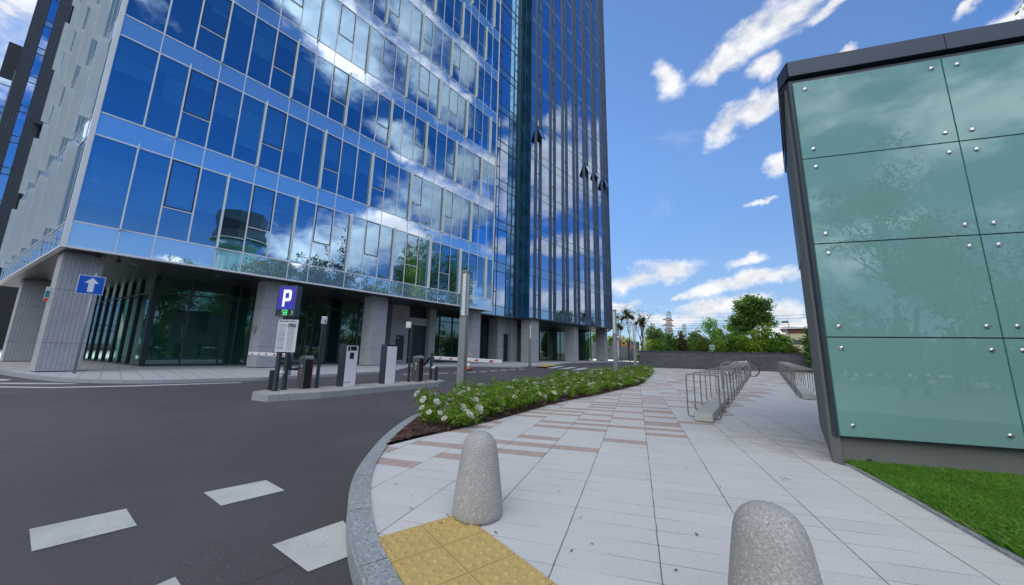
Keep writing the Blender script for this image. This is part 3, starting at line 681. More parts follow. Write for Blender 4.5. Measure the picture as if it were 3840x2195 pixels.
# granite columns
def column(u0, n1, wu, parent, name, z1=SOF - .06, mats=(STONE, STONES), dep=.9, u_is_left=True):
    a = Wp(u0, n1); b = Wp(u0 + wu, n1); back = DL * dep
    c = MB(); zs = [(.035, .975), (.985, 2.83), (2.84, z1)]
    for z0, zz in zs:
        P = [a + [0, 0, z0], b + [0, 0, z0], b + back + [0, 0, z0], a + back + [0, 0, z0], a + [0, 0, zz], b + [0, 0, zz], b + back + [0, 0, zz], a + back + [0, 0, zz]]
        c.add([P[i] for i in (0, 1, 5, 4)], [(0, 1, 2, 3)], mats[0]); c.add([P[i] for i in (2, 3, 7, 6)], [(0, 1, 2, 3)], mats[0])
        c.add([P[i] for i in (3, 0, 4, 7)], [(0, 1, 2, 3)], mats[1]); c.add([P[i] for i in (1, 2, 6, 5)], [(0, 1, 2, 3)], mats[1]); c.add(P[4:], [(0, 1, 2, 3)], mats[1])
    i_ = .012
    ac, bc = a + D * i_ - N * i_, b - D * i_ - N * i_
    c.hexa([ac + [0, 0, 0], bc + [0, 0, 0], bc + back * .97, ac + back * .97, ac + [0, 0, z1 - .01], bc + [0, 0, z1 - .01], bc + back * .97 + [0, 0, z1 - .01], ac + back * .97 + [0, 0, z1 - .01]], BLACK)
    return c.build(name, parent)
for x0, x1, y in ((127, 299, 1396), (957, 1036, 1382), (1382, 1436, 1374), (1766, 1797, 1365)):
    ua = XU(x0, y, -.95)[0]; ub = XU(x1, y, -.95)[0]; column(ua, -.95, ub - ua, office, 'granite_column')
for (x, y), (x2, y2) in (((7, 1357), (115, 1356)), ((-330, 1335), (-205, 1335))):
    a = G(x, y); aa = a @ D; an = a @ N - D0
    if x < 0: a = Lp(15.3, -.9); aa = a @ D; an = a @ N - D0
    column(aa, an, .85, office, 'granite_column')
# storefront
m = MB()
gx = [1.5, 2.76, 4.16, 4.68, 5.34, 6.7, 8.11, 8.47, 9.4, 10.13, 11.26, 12.2, 13.3]
for u in gx: m.wbox(u - .03, u + .03, -4.36, -4.22, 0, SOF - .06, MULL)
m.wbox(1.5, 13.3, -4.36, -4.24, 3.39, 3.46, MULL); m.wbox(1.5, 13.3, -4.36, -4.22, 0, .09, MULL)
GC = Wp(1.5, -4.3)
for i in range(12):
    o = GC + DL * (.6 + 1.37 * i) if i else GC + DL * -.03
    m.obox(o - NL * .07, DL * .06, NL * .16, (0, 0, SOF - .06), MULL)
m.obox(GC + DL * .0 - NL * .05 + Z * 3.39, DL * 15.5, NL * .1, (0, 0, .07), MULL); m.obox(GC - NL * .05, DL * 15.5, NL * .1, (0, 0, .06), MULL)
m.wbox(1.42, 1.62, -4.5, -4.18, 0, SOF - .06, DARKM)
for u in (17.3, 18.6, 20.0, 21.3, 22.6, 23.9, 24.6, 27.6): m.wbox(u - .03, u + .03, -4.76, -4.62, 0, SOF - .06, MULL)
m.wbox(17.2, 27.7, -4.74, -4.64, 3.40, 3.46, MULL); m.wbox(17.2, 27.7, -4.76, -4.62, 0, .08, MULL)
m.build('storefront_frame', office)
cands = []
for a, b in zip(gx[:-1], gx[1:]): cands.append((1, 'storefront_pane', (lambda mb, a=a, b=b: mb.add(tilt([Wp(a, -4.3, .05), Wp(b, -4.3, .05), Wp(b, -4.3, SOF - .08), Wp(a, -4.3, SOF - .08)], N), [(0, 1, 2, 3)], GSHOP)), None))
for i in range(11):
    la = 0 if i == 0 else .6 + 1.37 * (i); lb = .6 + 1.37 * (i + 1)
    if i == 0: lb = .6
    else: la = .6 + 1.37 * (i - 1); lb = la + 1.37
    cands.append((1, 'storefront_pane', (lambda mb, la=la, lb=lb: mb.add(tilt([GC + DL * lb + Z * .05, GC + DL * la + Z * .05, GC + DL * la + Z * (SOF - .08), GC + DL * lb + Z * (SOF - .08)], NL), [(0, 1, 2, 3)], GSHOP)), None))
for a, b in zip((17.3, 18.6, 20.0, 21.3, 22.6, 23.9), (18.6, 20.0, 21.3, 22.6, 23.9, 24.6)): cands.append((1, 'storefront_pane', (lambda mb, a=a, b=b: mb.add(tilt([Wp(a, -4.7, .05), Wp(b, -4.7, .05), Wp(b, -4.7, SOF - .08), Wp(a, -4.7, SOF - .08)], N), [(0, 1, 2, 3)], GSHOP)), None))
emit_parts(cands, office)
m = MB(); m.wbox(3.2, 27, -9.5, -9.2, 0, SOF - .06, LOBBY); m.wbox(12.4, 12.6, -9.2, -4.4, 0, SOF - .06, LOBBY); m.wbox(1.9, 3.2, -9.5, -9.2, 0, SOF - .06, LOBBY)
m.obox(GC + DL * 4.8 - NL * .0 + NL * 2.2, DL * 10, NL * .2, (0, 0, SOF - .06), LOBBY); m.build('lobby_walls', office)
# stone portals with steel doors
def portal(u0, ua, ub, u1, n, hd, grooved, top, name):
    mm_ = (STONE, STONES) if grooved else (STONEP, STONEP)
    c = MB()
    for z0, z1 in ((.0, .975), (.985, 2.83), (2.84, SOF - .06)):
        c.wbox(u0, ua, n - 1.2, n, z0, z1, mm_[0]); c.wbox(ub, u1, n - 1.2, n, z0, z1, mm_[0])
    c.wbox(ua, ub, n - 1.2, n - .28, hd, top, mm_[1])
    if top < SOF - .1: c.wbox(ua, ub, n - 1.2, n - .5, top, SOF - .06, BLACK)
    o = c.build(name, office)
    dd = MB(); dd.wbox(ua + .005, ub - .005, n - .5, n - .42, .02, hd - .003, DARKM); do = dd.build('steel_door', office)
    h = MB(); uu = ua + .12; h.tube([Wp(uu, n - .42, 1.05), Wp(uu, n - .36, 1.05), Wp(uu + .12, n - .36, 1.05)], .012, STEEL, 6); h.build('handle', do)
    for hz_ in (.3, 1.4, hd - .3): h2 = MB(); h2.wbox(ub - .035, ub - .012, n - .42, n - .39, hz_, hz_ + .12, MULL); h2.build('hinge', do)
portal(13.3, 14.72, 16.6, 17.2, -3.4, 2.84, True, 3.4, 'stone_portal')
portal(24.65, 25.5, 26.65, 27.6, -3.4, 2.72, False, SOF - .06, 'stone_portal')
c = MB(); c.wbox(13.72, 14.4, -3.40, -3.385, .25, 2.0, DARKM); o = c.build('hydrant_cabinet', office)
c = MB(); c.wbox(13.82, 13.98, -3.384, -3.378, 1.72, 1.95, RED); c.wbox(13.84, 13.96, -3.377, -3.374, 1.80, 1.92, BLACK); c.wbox(13.86, 13.94, -3.373, -3.371, 1.80, 1.85, WHITE); c.build('hydrant_label', o)
c = MB(); pc = Wp(13.91, -3.39, 3.22); c.add([pc + D * .12 * math.cos(a) + Z * .12 * math.sin(a) for a in np.linspace(0, 6.283, 21)[:-1]] + [pc + N * .03 + D * .12 * math.cos(a) + Z * .12 * math.sin(a) for a in np.linspace(0, 6.283, 21)[:-1]], [(i, (i + 1) % 20, 20 + (i + 1) % 20, 20 + i) for i in range(20)] + [tuple(range(20, 40))], RED)
for dz_, w in ((.05, .10), (.005, .16), (-.035, .16)): c.wbox(13.91 - w / 2, 13.91 + w / 2, -3.359, -3.355, 3.22 + dz_ - .008, 3.22 + dz_ + .008, WHITE)
c.build('fire_alarm_sign', office)
for u, n in ((14.5, -3.38), (25.32, -3.38)):
    c = MB(); c.wbox(u - .03, u + .03, n, n + .03, 1.42, 1.56, BLACK); c.build('card_reader', office)
c = MB(); c.wbox(25.28, 25.36, -3.40, -3.37, 1.66, 1.86, STEEL); c.build('intercom', office)
pu = XU(952, 1270, -.93)[0]
c = MB(); a = Wp(XU(957, 1270, -.95)[0], -.95) + DL * .35; c.obox(a - NL * .01 + Z * 1.62, DL * .16, -NL * .01, (0, 0, .42), STEEL); c.build('intercom', office)
# downlights, cameras, plate
for u, n in ((0.6, -1.6), (3.2, -1.6), (6.6, -1.6), (9.1, -1.6), (12.2, -1.6), (14.8, -1.6), (2.6, -3.2), (18.6, -2.2), (26.0, -3.0)):
    c = MB(); c.lathe([(.11, 0), (.11, .012), (.09, .012)], Wp(u, n, SOF - .074), STEEL, 18); c.build('downlight', office)
for u, n in ((-.35, -.30), (.15, -.8), (2.75, -.25)):
    c = MB(); p0 = Wp(u, n, SOF - .07); c.tube([p0, p0 - Z * .07], .03, BLACK, 8); c.tube([p0 - Z * .10 - D * .06, p0 - Z * .13 + D * .07], .045, BLACK, 10); c.build('security_camera', office)
a = Wp(XU(127, 1396, -.95)[0], -.95); c = MB(); c.obox(a + DL * .42 - NL * .03 + Z * 2.42, DL * .045, -NL * .10, (0, 0, .50), pm('plate white', (.62, .64, .62), .5)); c.obox(a + DL * .418 - NL * .03 + Z * 2.42, -DL * .002, -NL * .10, (0, 0, .10), ORANGE); c.obox(a + DL * .418 - NL * .03 + Z * 2.55, -DL * .002, -NL * .09, (0, 0, .22), pm('teal ink', (.02, .25, .30), .5)); c.build('address_plate', office)

# ------------------------------------------------------------------ glass tower
DT = azd(43.0); NTv = np.array([math.cos(R(43)), -math.sin(R(43)), 0.0]); T0 = Wp(26.1, -.8)
def Tp(s, o, z=0.0): return T0 + DT * s + NTv * o + np.array([0, 0, z])
TL = 16.85; NRT = 15; TTOP = SOF + FH * NRT
tower = thing('glass_tower', 'tall dark blue glass tower with slender vertical fins, right of the white block', 'building', tuple(Tp(8, -6)))
m = MB()
RB = [Wp(20.0, -2.32), Wp(25.86, -2.32)]
EB = Tp(TL, 0) + azd(12) * 6  # unseen rear corner, pushed out so the tower shades the pavement beyond
tf = [Tp(.35, -.3)[:2], Tp(TL - .1, -.12)[:2], EB[:2] - np.array([.1, 0]), Tp(TL - .1, -13)[:2], Wp(20.05, -17)[:2], Wp(20.05, -2.5)[:2], Wp(26.3, -2.6)[:2]]
for r in range(NRT + 1):
    zc = SOF + FH * r; m.prism(tf, zc - (.70 if r else -.03), zc + (.55 if r < NRT else .1), INTC)
ti = [Tp(2.2, -3.2)[:2], Tp(TL - 3, -3.2)[:2], Tp(TL - 3, -13)[:2], Wp(21, -17)[:2], Wp(21, -5.5)[:2]]
m.prism(ti, SOF, TTOP, INT); m.build('interior_floors', tower)
m = MB(); m.prism([Tp(0, 0)[:2], Tp(TL, 0)[:2], Wp(44.75, -3.6)[:2], Wp(44.75, -12)[:2], Wp(27.4, -12)[:2], Wp(27.4, -2.3)[:2], Wp(25.8, -2.3)[:2]], SOF - .10, SOF - .004, SOFF); m.build('soffit', tower)
m = MB(); m.prism([Tp(.05, -.1)[:2], Tp(TL, -.1)[:2], EB[:2], Tp(TL, -13)[:2], Wp(20, -17)[:2], Wp(20, -2.4)[:2], Wp(25.8, -2.4)[:2]], TTOP + .1, TTOP + 1.0, DARKM); m.build('roof', tower)
m = MB(); m.obox(Tp(TL, .04, SOF - .1), DT * .08, EB - Tp(TL, 0), (0, 0, TTOP - SOF), MULL); m.obox(EB + Z * (SOF - .1), DT * .08, Tp(TL, -13) - EB, (0, 0, TTOP - SOF), MULL); m.build('side_wall', tower)  # hidden flank, shaped to block sun from the strip behind
PER = 2.41; FA = [.60 + PER * i + (.12 if i else 0) for i in range(7)]; FA = [.86, 3.44, 5.86, 8.2, 10.6, 12.98, 15.3]; 
m = MB(); zl = []
for r in range(NRT):
    zl += [ZB + FH * r, ZT + FH * r]
m.obox(Tp(-.03, .05, SOF - .1), DT * .06, -NTv * .1, (0, 0, TTOP - SOF), MULL)
m.obox(Tp(0, .02, SOF - .1), DT * TL, -NTv * .1, (0, 0, .12), MULL)
for z in zl: m.obox(Tp(0, .012, z - .022), DT * TL, -NTv * .06, (0, 0, .044), MULL)
for f in FA:
    for s_ in (f - .03, f + .745): m.obox(Tp(s_, .012, SOF), DT * .06, -NTv * .06, (0, 0, TTOP - SOF), MULL)
# recess and return frames
for z in zl: m.wbox(20.0, 25.86, -2.36, -2.28, z - .022, z + .022, MULL)
for u in (23.04, 25.0): m.wbox(u - .022, u + .022, -2.36, -2.28, SOF, TTOP, MULL)
m.wbox(25.56, 25.88, -2.5, -2.26, SOF - .1, TTOP, BLACK); m.wbox(20.0, 25.8, -2.4, -2.27, SOF - .1, SOF + .02, MULL)
RC0 = Wp(25.87, -2.28); RC1 = T0; rd = (RC1 - RC0); rl = np.linalg.norm(rd); rdn = rd / rl; rnn = np.cross(rdn, Z)
for z in zl: m.obox(RC0 + Z * (z - .022) + rnn * .01, rd, -rnn * .05, (0, 0, .044), MULL)
m.obox(RC0 + rdn * (rl * .5 - .03) + rnn * .03 + Z * (SOF - .1), rdn * .06, -rnn * .08, (0, 0, TTOP - SOF), MULL)
m.build('facade_frame', tower)
cands = []
def add_pane(nm, q, nrm, mt, sub=None, am=.0016): cands.append((qarea(q), nm, (lambda mb, q=q, nrm=nrm, mt=mt, am=am: mb.add(tilt(q, nrm, am), [(0, 1, 2, 3)], mt)), sub))
def tq(s0, s1, z0, z1, o=0.0): return [Tp(s0, o, z0), Tp(s1, o, z0), Tp(s1, o, z1), Tp(s0, o, z1)]
OPENW = []
for xx, yy, kk in ((1820 + .2953 * 672, 400 + .2953 * 250, 0), (1820 + .2953 * 1275, 400 + .2953 * 785, 4), (1820 + .2953 * 1390, 400 + .2953 * 885, 5), (1820 + .2953 * 1500, 400 + .2953 * 985, 6)):
    d_ = ray(xx, yy); t_ = ((T0 - CAMO) @ NTv) / (d_ @ NTv); p_ = CAMO + t_ * d_; OPENW.append((kk, int(round((p_[2] - ZT) / FH)), p_[2]))
segs = []
prev = .03
for f in FA: segs.append((prev, f - .03, 'window')); segs.append((f + .03, f + .745, 'narrow_window')); prev = f + .805
segs.append((prev, TL, 'window'))
for r in range(NRT):
    zb, zt = ZB + FH * r, ZT + FH * r; z0 = zt - FH if r else SOF
    fi = -1
    for s0, s1, nm in segs:
        if nm == 'narrow_window': fi += 1
        sub = None
        if nm == 'window' and random.random() < .4:
            zz = zt - (zt - zb) * random.choice((.3, .5, .8))
            sub = ('roller_blind', (lambda mb, s0=s0, s1=s1, zz=zz, zt=zt: mb.add([Tp(s0 + .05, -.16, zz), Tp(s1 - .05, -.16, zz), Tp(s1 - .05, -.16, zt), Tp(s0 + .05, -.16, zt)], [(0, 1, 2, 3)], BLIND)))
        if nm == 'window': add_pane(nm, tq(s0, s1, zb, zt), NTv, GTOW, sub)
        else:
            zm = zb + (1.95 if (fi + r) % 2 else 1.45)
            isopen = (fi, r) in [(a, b) for a, b, _ in OPENW]
            def nb(mb, s0=s0, s1=s1, zb=zb, zt=zt, zm=zm, isopen=isopen):
                mb.add(tilt(tq(s0, s1, zb, zm), NTv), [(0, 1, 2, 3)], GTOW); mb.obox(Tp(s0, .02, zm - .035), DT * (s1 - s0), -NTv * .07, (0, 0, .07), DARKF)
                if isopen:          # top-hung sash swung out
                    hh = zt - zm - .1; sw = .62; top = Tp(s0, .05, zt - .05); dn = NTv * hh * math.sin(.36) - Z * hh * math.cos(.36); q = [top + dn, top + DT * (s1 - s0) + dn, top + DT * (s1 - s0), top]
                    nrm = np.cross(DT, -dn); nrm /= np.linalg.norm(nrm)
                    mb.add([p + nrm * .02 for p in q], [(0, 1, 2, 3)], GTOW); mb.add([p - nrm * .012 for p in q], [(3, 2, 1, 0)], DARKF)
                    for a_, b_ in ((0, 1), (1, 2), (2, 3), (3, 0)): mb.tube([q[a_], q[b_]], .035, DARKF, 6)
                    mb.add([Tp(s0, -.3, zm), Tp(s1, -.3, zm), Tp(s1, -.3, zt), Tp(s0, -.3, zt)], [(0, 1, 2, 3)], BLACK)
                else: mb.add(tilt(tq(s0, s1, zm, zt), NTv), [(0, 1, 2, 3)], GTOW)
            cands.append((qarea(tq(s0, s1, zb, zt)), nm, nb, None))
        add_pane('spandrel_panel', tq(s0, s1, z0, zb), NTv, GTSPAN, None, .001)
    for a, b, nm in ((20.02, 22.62, 'recess_window'), (22.66, 23.02, 'recess_sash'), (23.06, 24.98, 'recess_window'), (25.02, 25.56, 'recess_sash')):
        q = [Wp(a, -2.32, zb), Wp(b, -2.32, zb), Wp(b, -2.32, zt), Wp(a, -2.32, zt)]
        if nm == 'recess_window': add_pane(nm, q, N, GTOW)
        else:
            zm = zb + 1.3
            cands.append((qarea(q), nm, (lambda mb, q=q, a=a, b=b, zb=zb, zt=zt, zm=zm: (mb.add(tilt(q, N, .004), [(0, 1, 2, 3)], GTOW), mb.wbox(a - .03, b + .02, -2.32, -2.285, zm - .035, zm + .035, DARKF), mb.wbox(a - .035, a + .02, -2.32, -2.285, zb, zt, DARKF))), None))
        add_pane('recess_spandrel', [Wp(a, -2.32, z0), Wp(b, -2.32, z0), Wp(b, -2.32, zb), Wp(a, -2.32, zb)], N, GTSPAN)
    for a, b in ((0, .49), (.51, 1)):
        for c_, d_ in ((z0, zb), (zb, zt)):
            p, q_ = RC0 + rd * a, RC0 + rd * b
            add_pane('return_panel', [p + Z * c_, q_ + Z * c_, q_ + Z * d_, p + Z * d_], rnn, GRET)
emit_parts(cands, tower)
def perf():
    m = bpy.data.materials.new('perforated fin metal'); m.use_nodes = True; t = NT(m.node_tree); b = t.n['Principled BSDF']; oc = t.node('ShaderNodeTexCoord').outputs['Object']
    v = t.node('ShaderNodeTexVoronoi', i_Scale=11.0, i_Randomness=0.0); t.l.new(oc, v.inputs['Vector'])
    c = t.mix(t.ramp(v.outputs['Distance'], 0.22, 0.30), (0.03, 0.04, 0.06, 1), (0.115, 0.15, 0.22, 1)); t.l.new(c, b.inputs['Base Color']); b.inputs['Metallic'].default_value = .5; b.inputs['Roughness'].default_value = .4; return m
PERF = perf()
for f in FA:
    for s_ in (f - .025, f + .750):
        c = MB(); c.obox(Tp(s_, .02, SOF - .05), DT * .05, NTv * .14, (0, 0, TTOP - SOF), PERF); c.obox(Tp(s_ - .012, .16, SOF - .05), DT * .074, NTv * .03, (0, 0, TTOP - SOF), MULL); c.build('fin', tower)
c = MB(); c.obox(Tp(TL - .05, .02, SOF - .05), DT * .05, NTv * .2, (0, 0, TTOP - SOF), PERF); c.build('fin', tower)
for x0, x1, y in ((1994, 2020, 1359), (2155, 2170, 1357), (2270, 2280, 1355)):
    ua = XU(x0, y, -1.0)[0]; ub = XU(x1, y, -1.0)[0]; column(ua, -1.0, ub - ua, tower, 'concrete_column', mats=(STONEP, STONEP), dep=1.2)
m = MB(); gu = [27.6, 29.4, 31.2, 33.0, 34.6, 36.2, 37.8, 39.4, 41.0]
for u in gu: m.wbox(u - .04, u + .04, -5.58, -5.44, 0, SOF - .1, MULL)
m.wbox(27.6, 41, -5.56, -5.46, 3.42, 3.48, MULL); m.wbox(27.6, 41, -5.58, -5.44, 0, .1, MULL)
sa, sb = Wp(41.0, -5.5), Wp(44.7, -3.7); sv = sb - sa; sn = np.cross(sv, Z); sn /= np.linalg.norm(sn); sn = sn if sn @ (CAMO - sa) > 0 else -sn
for q in (.25, .5, .75, 1.0): m.obox(sa + sv * (q - .01) + sn * .06, sv * .02, -sn * .12, (0, 0, SOF - .1), MULL)
m.obox(sa + sn * .03 + Z * 3.42, sv, -sn * .06, (0, 0, .06), MULL)
m.build('storefront_frame', tower)
for q in range(4):
    a_, b_ = sa + sv * q * .25, sa + sv * (q + 1) * .25; c = MB(); c.add([a_ + Z * .05, b_ + Z * .05, b_ + Z * (SOF - .1), a_ + Z * (SOF - .1)], [(0, 1, 2, 3)], GSHOP); c.build('storefront_pane', tower)
for a, b in zip(gu[:-1], gu[1:]):
    c = MB(); c.add(tilt([Wp(a, -5.5, .05), Wp(b, -5.5, .05), Wp(b, -5.5, SOF - .1), Wp(a, -5.5, SOF - .1)], N), [(0, 1, 2, 3)], GSHOP); c.build('storefront_pane', tower)
m = MB(); m.wbox(27, 46, -10.3, -10, 0, SOF - .1, LOBBY); m.wbox(44.75, 44.9, -10, -4.0, 0, SOF - .1, LOBBY); m.build('lobby_walls', tower)
c = MB(); c.tube([Wp(31.6, -5.4, .3), Wp(31.6, -5.4, 2.9)], .03, STEEL, 8); c.build('door_handle', tower)

# ------------------------------------------------------------------ far left buildings
def farb():
    b = thing('dark_tower', 'dark clad tower with a blue glass strip behind the white fins, far left', 'building', tuple(Wp(-9, -56)))
    n0 = -53.4; L, Rr = -11.03, 6.0
    m = MB(); m.wbox(L, Rr, n0 - 14, n0 - .02, 0, 66, CORE); m.build('core', b)
    for a, w, p in ((-11.03, .92, .35), (-9.46, 1.05, .35), (-8.35, 14, .1)):
        c = MB(); c.wbox(a, a + w, n0, n0 + p, 0, 66, DARKM if w < 2 else BLACK)
        if w < 2:
            for q in range(4): c.wbox(a + w * q / 4 + .03, a + w * q / 4 + .07, n0 + p, n0 + p + .05, 0, 66, MULL)
        c.build('clad_pier', b)
    for r in range(15):
        zb, zt = ZB + FH * r, ZT + FH * r
        for nm, a, z_, mt in (('window', zb, zt, GTOW), ('spandrel_panel', zt - FH, zb, GTSPAN)):
            c = MB(); c.add(tilt([Wp(-10.1, n0 + .04, a), Wp(-9.46, n0 + .04, a), Wp(-9.46, n0 + .04, z_), Wp(-10.1, n0 + .04, z_)], N), [(0, 1, 2, 3)], mt); c.wbox(-10.1, -9.46, n0 + .04, n0 + .09, a - .05, a + .05, MULL); c.build(nm, b)
    c = MB(); c.obox(Wp(-8.7, n0 + .4, 28.0), D * 1.6, N * .9, (0, 0, .35), DARKM); c.build('canopy_bracket', b)
    b2 = thing('glass_annex', 'low blue glass building with a black box on its roof, at the left edge', 'building', tuple(Wp(-18, -60)))
    na = -56.0; m = MB(); m.wbox(-34, -11.5, na - 12, na - .02, 0, 34.0, CORE); m.build('core', b2)
    for r in range(9):
        for i in range(4):
            zb, zt = 34.0 - 3.8 * (r + 1), 34.0 - 3.8 * r - .85
            for nm, a, z_, mt in (('window', zb, zt, GTOW), ('spandrel_panel', zt, zt + .85, GTSPAN)):
                c = MB(); u0 = -11.5 - 2.4 * (i + 1); c.add(tilt([Wp(u0, na, a), Wp(u0 + 2.36, na, a), Wp(u0 + 2.36, na, z_), Wp(u0, na, z_)], N), [(0, 1, 2, 3)], mt); c.wbox(u0, u0 + 2.36, na, na + .05, a - .05, a + .04, MULL); c.build(nm, b2)
    c = MB(); c.wbox(-11.48, -10.9, na - 3, na + .3, 0, 35.4, pm('pier grey', (.30, .34, .38), .6)); c.build('side_pier', b2)
    c = MB(); c.wbox(-12.6, -11.5, na - 3, na - .5, 34.0, 39.4, BLACK); c.build('roof_plant_box', b2)
farb()
# ------------------------------------------------------------------ green glass pavilion
AG = 106.6; DG = azd(AG); NG = -np.array([math.cos(R(AG)), -math.sin(R(AG)), 0.0]); F0 = G(3147, 1745)     # NG points away from the camera side
NG = -NG if (CAMO - F0) @ NG < 0 else NG
def Gp(a, o, z=0.0): return F0 + DG * a + NG * o + np.array([0, 0, z])
AS = 38.6; DS = azd(AS)
pav = thing('glass_pavilion', 'single storey pavilion clad in teal glass panels with a dark metal roof edge', 'building', tuple(Gp(4, -2)))
SL = 2.5
m = MB()                            # body
m.prism([Gp(.03, -.07)[:2], Gp(9, -.07)[:2], Gp(9, -4)[:2], (F0 + DS * SL + DG * 3.0)[:2], (F0 + DS * SL + DG * .02)[:2]], -.02, 4.12, GREYW); m.build('base_wall', pav)
m = MB(); m.hexa([Gp(0, -.10), Gp(.035, .0), F0 + DS * SL + DG * .05, F0 + DS * SL] + [p + Z * 4.12 for p in (Gp(0, -.10), Gp(.035, .0), F0 + DS * SL + DG * .05, F0 + DS * SL)], GREYW); m.build('side_wall', pav)
ZR = [.265, 1.205, 2.172, 3.14, 4.09]; AR = [.03, 1.325, 2.63, 3.94, 5.25, 6.56]
for i in range(5):
    for j in range(4):
        a0, a1, z0, z1 = AR[i] + .006, AR[i + 1] - .006, ZR[j] + .006, ZR[j + 1] - .006
        c = MB(); c.obox(Gp(a0, .0, z0), DG * (a1 - a0), NG * .012, (0, 0, z1 - z0), GEDGE)
        n_ = NG; q = [Gp(a0, .016, z0), Gp(a1, .016, z0), Gp(a1, .016, z1), Gp(a0, .016, z1)]
        f = (0, 1, 2, 3) if np.cross(q[1] - q[0], q[2] - q[1]) @ NG > 0 else (3, 2, 1, 0)
        c.add(tilt(q, NG, .0004), [f], GGREEN); po = c.build('glass_panel', pav)
        for bx_ in (a0 + .105, a1 - .085):
            for bz in (z0 + .10, z1 - .10):
                b = MB(); ctr = Gp(bx_, .0165, bz); ring = []
                prof = [(.021, .0), (.021, .006), (.017, .011), (.009, .014), (.008, .012), (.001, .012)]
                vs = []; seg = 16
                for r_, h_ in prof:
                    for k in range(seg): an = 6.28318 * k / seg; vs.append(ctr + NG * h_ + (DG * math.cos(an) + Z * math.sin(an)) * r_)
                fs = [(p * seg + k, p * seg + (k + 1) % seg, (p + 1) * seg + (k + 1) % seg, (p + 1) * seg + k) for p in range(len(prof) - 1) for k in range(seg)] + [tuple(range((len(prof) - 1) * seg, len(prof) * seg))]
                b.add(vs, fs, BOLT); b.build('bolt', po)
m = MB(); m.obox(Gp(.005, -.06, .25), DG * 8.9, NG * .055, (0, 0, 3.88), MULL); m.build('panel_backing', pav)
m = MB()
for a0, a1 in ((-.005, 1.365), (1.372, 2.9), (2.907, 6.5)): m.obox(Gp(a0, -.2, 4.165), DG * (a1 - a0), NG * .24, (0, 0, .185), FASC)
m.obox(Gp(-.0, -.2, 4.09), DG * 8, NG * .14, (0, 0, .075), BLACK); m.build('roof_fascia', pav)
m = MB(); m.hexa([p for p in (Gp(-.012, .03, 4.165), Gp(-.012, -.2, 4.165), F0 + DS * (SL + .1) - DG * .01 + Z * 4.165, F0 + DS * (SL + .1) - DG * .04 + Z * 4.165)] + [p + Z * .185 for p in (Gp(-.012, .03, 4.165), Gp(-.012, -.2, 4.165), F0 + DS * (SL + .1) - DG * .01 + Z * 4.165, F0 + DS * (SL + .1) - DG * .04 + Z * 4.165)], FASC)
m.prism([Gp(0, -.1)[:2], Gp(8, -.1)[:2], Gp(8, -4)[:2], (F0 + DS * SL + DG * 3)[:2], (F0 + DS * SL)[:2]], 4.13, 4.34, FASC); m.build('roof', pav)
m = MB(); sd = np.cross(DS, Z); sd = sd if sd @ DG < 0 else -sd
for i in range(34): m.obox(F0 + DS * .06 + sd * .004 + Z * (2.4 + i * .05), DS * (SL - .08), sd * .012, (0, 0, .030), DARKM)
m.build('louvre_screen', pav)
c = MB(); c.obox(F0 + DS * 1.2 + sd * .003 + Z * 1.62, DS * .10, sd * .004, (0, 0, .15), WHITE); c.build('wall_plate', pav)
# lawn
LK = [np.array(p) for p in ((1.6, -1.2), (1.98, .2), (2.62, 1.92), (2.98, 2.78), (3.21, 3.38), (3.22, 3.47))]
lawn = [tuple(p) for p in LK] + [tuple(Gp(9, -.02)[:2]), (12, -1.2)]
sheet('lawn_soil', lawn, 0.010, pm('lawn soil', (0.045, 0.07, 0.018), 0.95, var=0.4, vscale=20), kind='structure')
k = MB(); strip(k, offset(LK, -.035), LK, -.01, .016, KERB); tag(k.build('lawn_kerb'), kind='structure')
def grass(poly, n, name, hmin, hmax, mat, bias=None):
    xs = [p[0] for p in poly]; ys = [p[1] for p in poly]; V = []; F = []; c = 0
    while c < n:
        x, y = random.uniform(min(xs), max(xs)), random.uniform(min(ys), max(ys))
        if bias and not bias(x, y): continue
        if not in_poly(x, y, poly): continue
        c += 1; h = random.uniform(hmin, hmax); a = random.uniform(0, 6.283); w = random.uniform(.0012, .0024) * (1 + math.hypot(x, y) * .12); lx, ly = random.gauss(0, h * .5), random.gauss(0, h * .5)
        ca, sa = math.cos(a) * w, math.sin(a) * w; b = len(V)
        V += [(x - ca, y - sa, .008), (x + ca, y + sa, .008), (x + lx * .45 + ca * .6, y + ly * .45 + sa * .6, .01 + h * .6), (x + lx, y + ly, .01 + h)]
        F.append((b, b + 1, b + 2, b + 3))
    o = fastmesh(name, V, F, [mat]); tag(o, kind='stuff'); return o
GRASSM = leafmat('grass blades', (0.13, 0.32, 0.028), (0.25, 0.56, 0.055), (0.42, 0.40, 0.14), 0.6, 0.35)
vis = lambda x, y: (lambda p: p[2] > .3 and p[0] < 4000 and p[1] < 2350 and p[0] > 3000)(proj((x, y, 0)))
grass(lawn, 60000, 'lawn_grass', .022, .055, GRASSM, vis)
# broad-leaf weeds in the lawn corner
V = []; F = []
for _ in range(60):
    x, y = G(random.uniform(3690, 3830), random.uniform(1990, 2080))[:2]
    if not in_poly(x, y, lawn): continue
    for q in range(9):
        a = random.uniform(0, 6.28); l = random.uniform(.015, .032); cx, cy, z = x + math.cos(a) * l, y + math.sin(a) * l, random.uniform(.03, .055); w = l * .4; b = len(V)
        V += [(x, y, .02), (cx - math.sin(a) * w, cy + math.cos(a) * w, z), (cx + math.cos(a) * l * .6, cy + math.sin(a) * l * .6, z), (cx + math.sin(a) * w, cy - math.cos(a) * w, z)]; F.append((b, b + 1, b + 2, b + 3))
if V: tag(fastmesh('lawn_weeds', V, F, [leafmat('weed leaves', (.08, .22, .02), (.16, .34, .03), None, .5, .3)]), kind='stuff')
sp = thing('ground_spotlight', 'small black spotlight in the grass at the foot of the pavilion', 'spotlight', tuple(G(3262, 1752)))
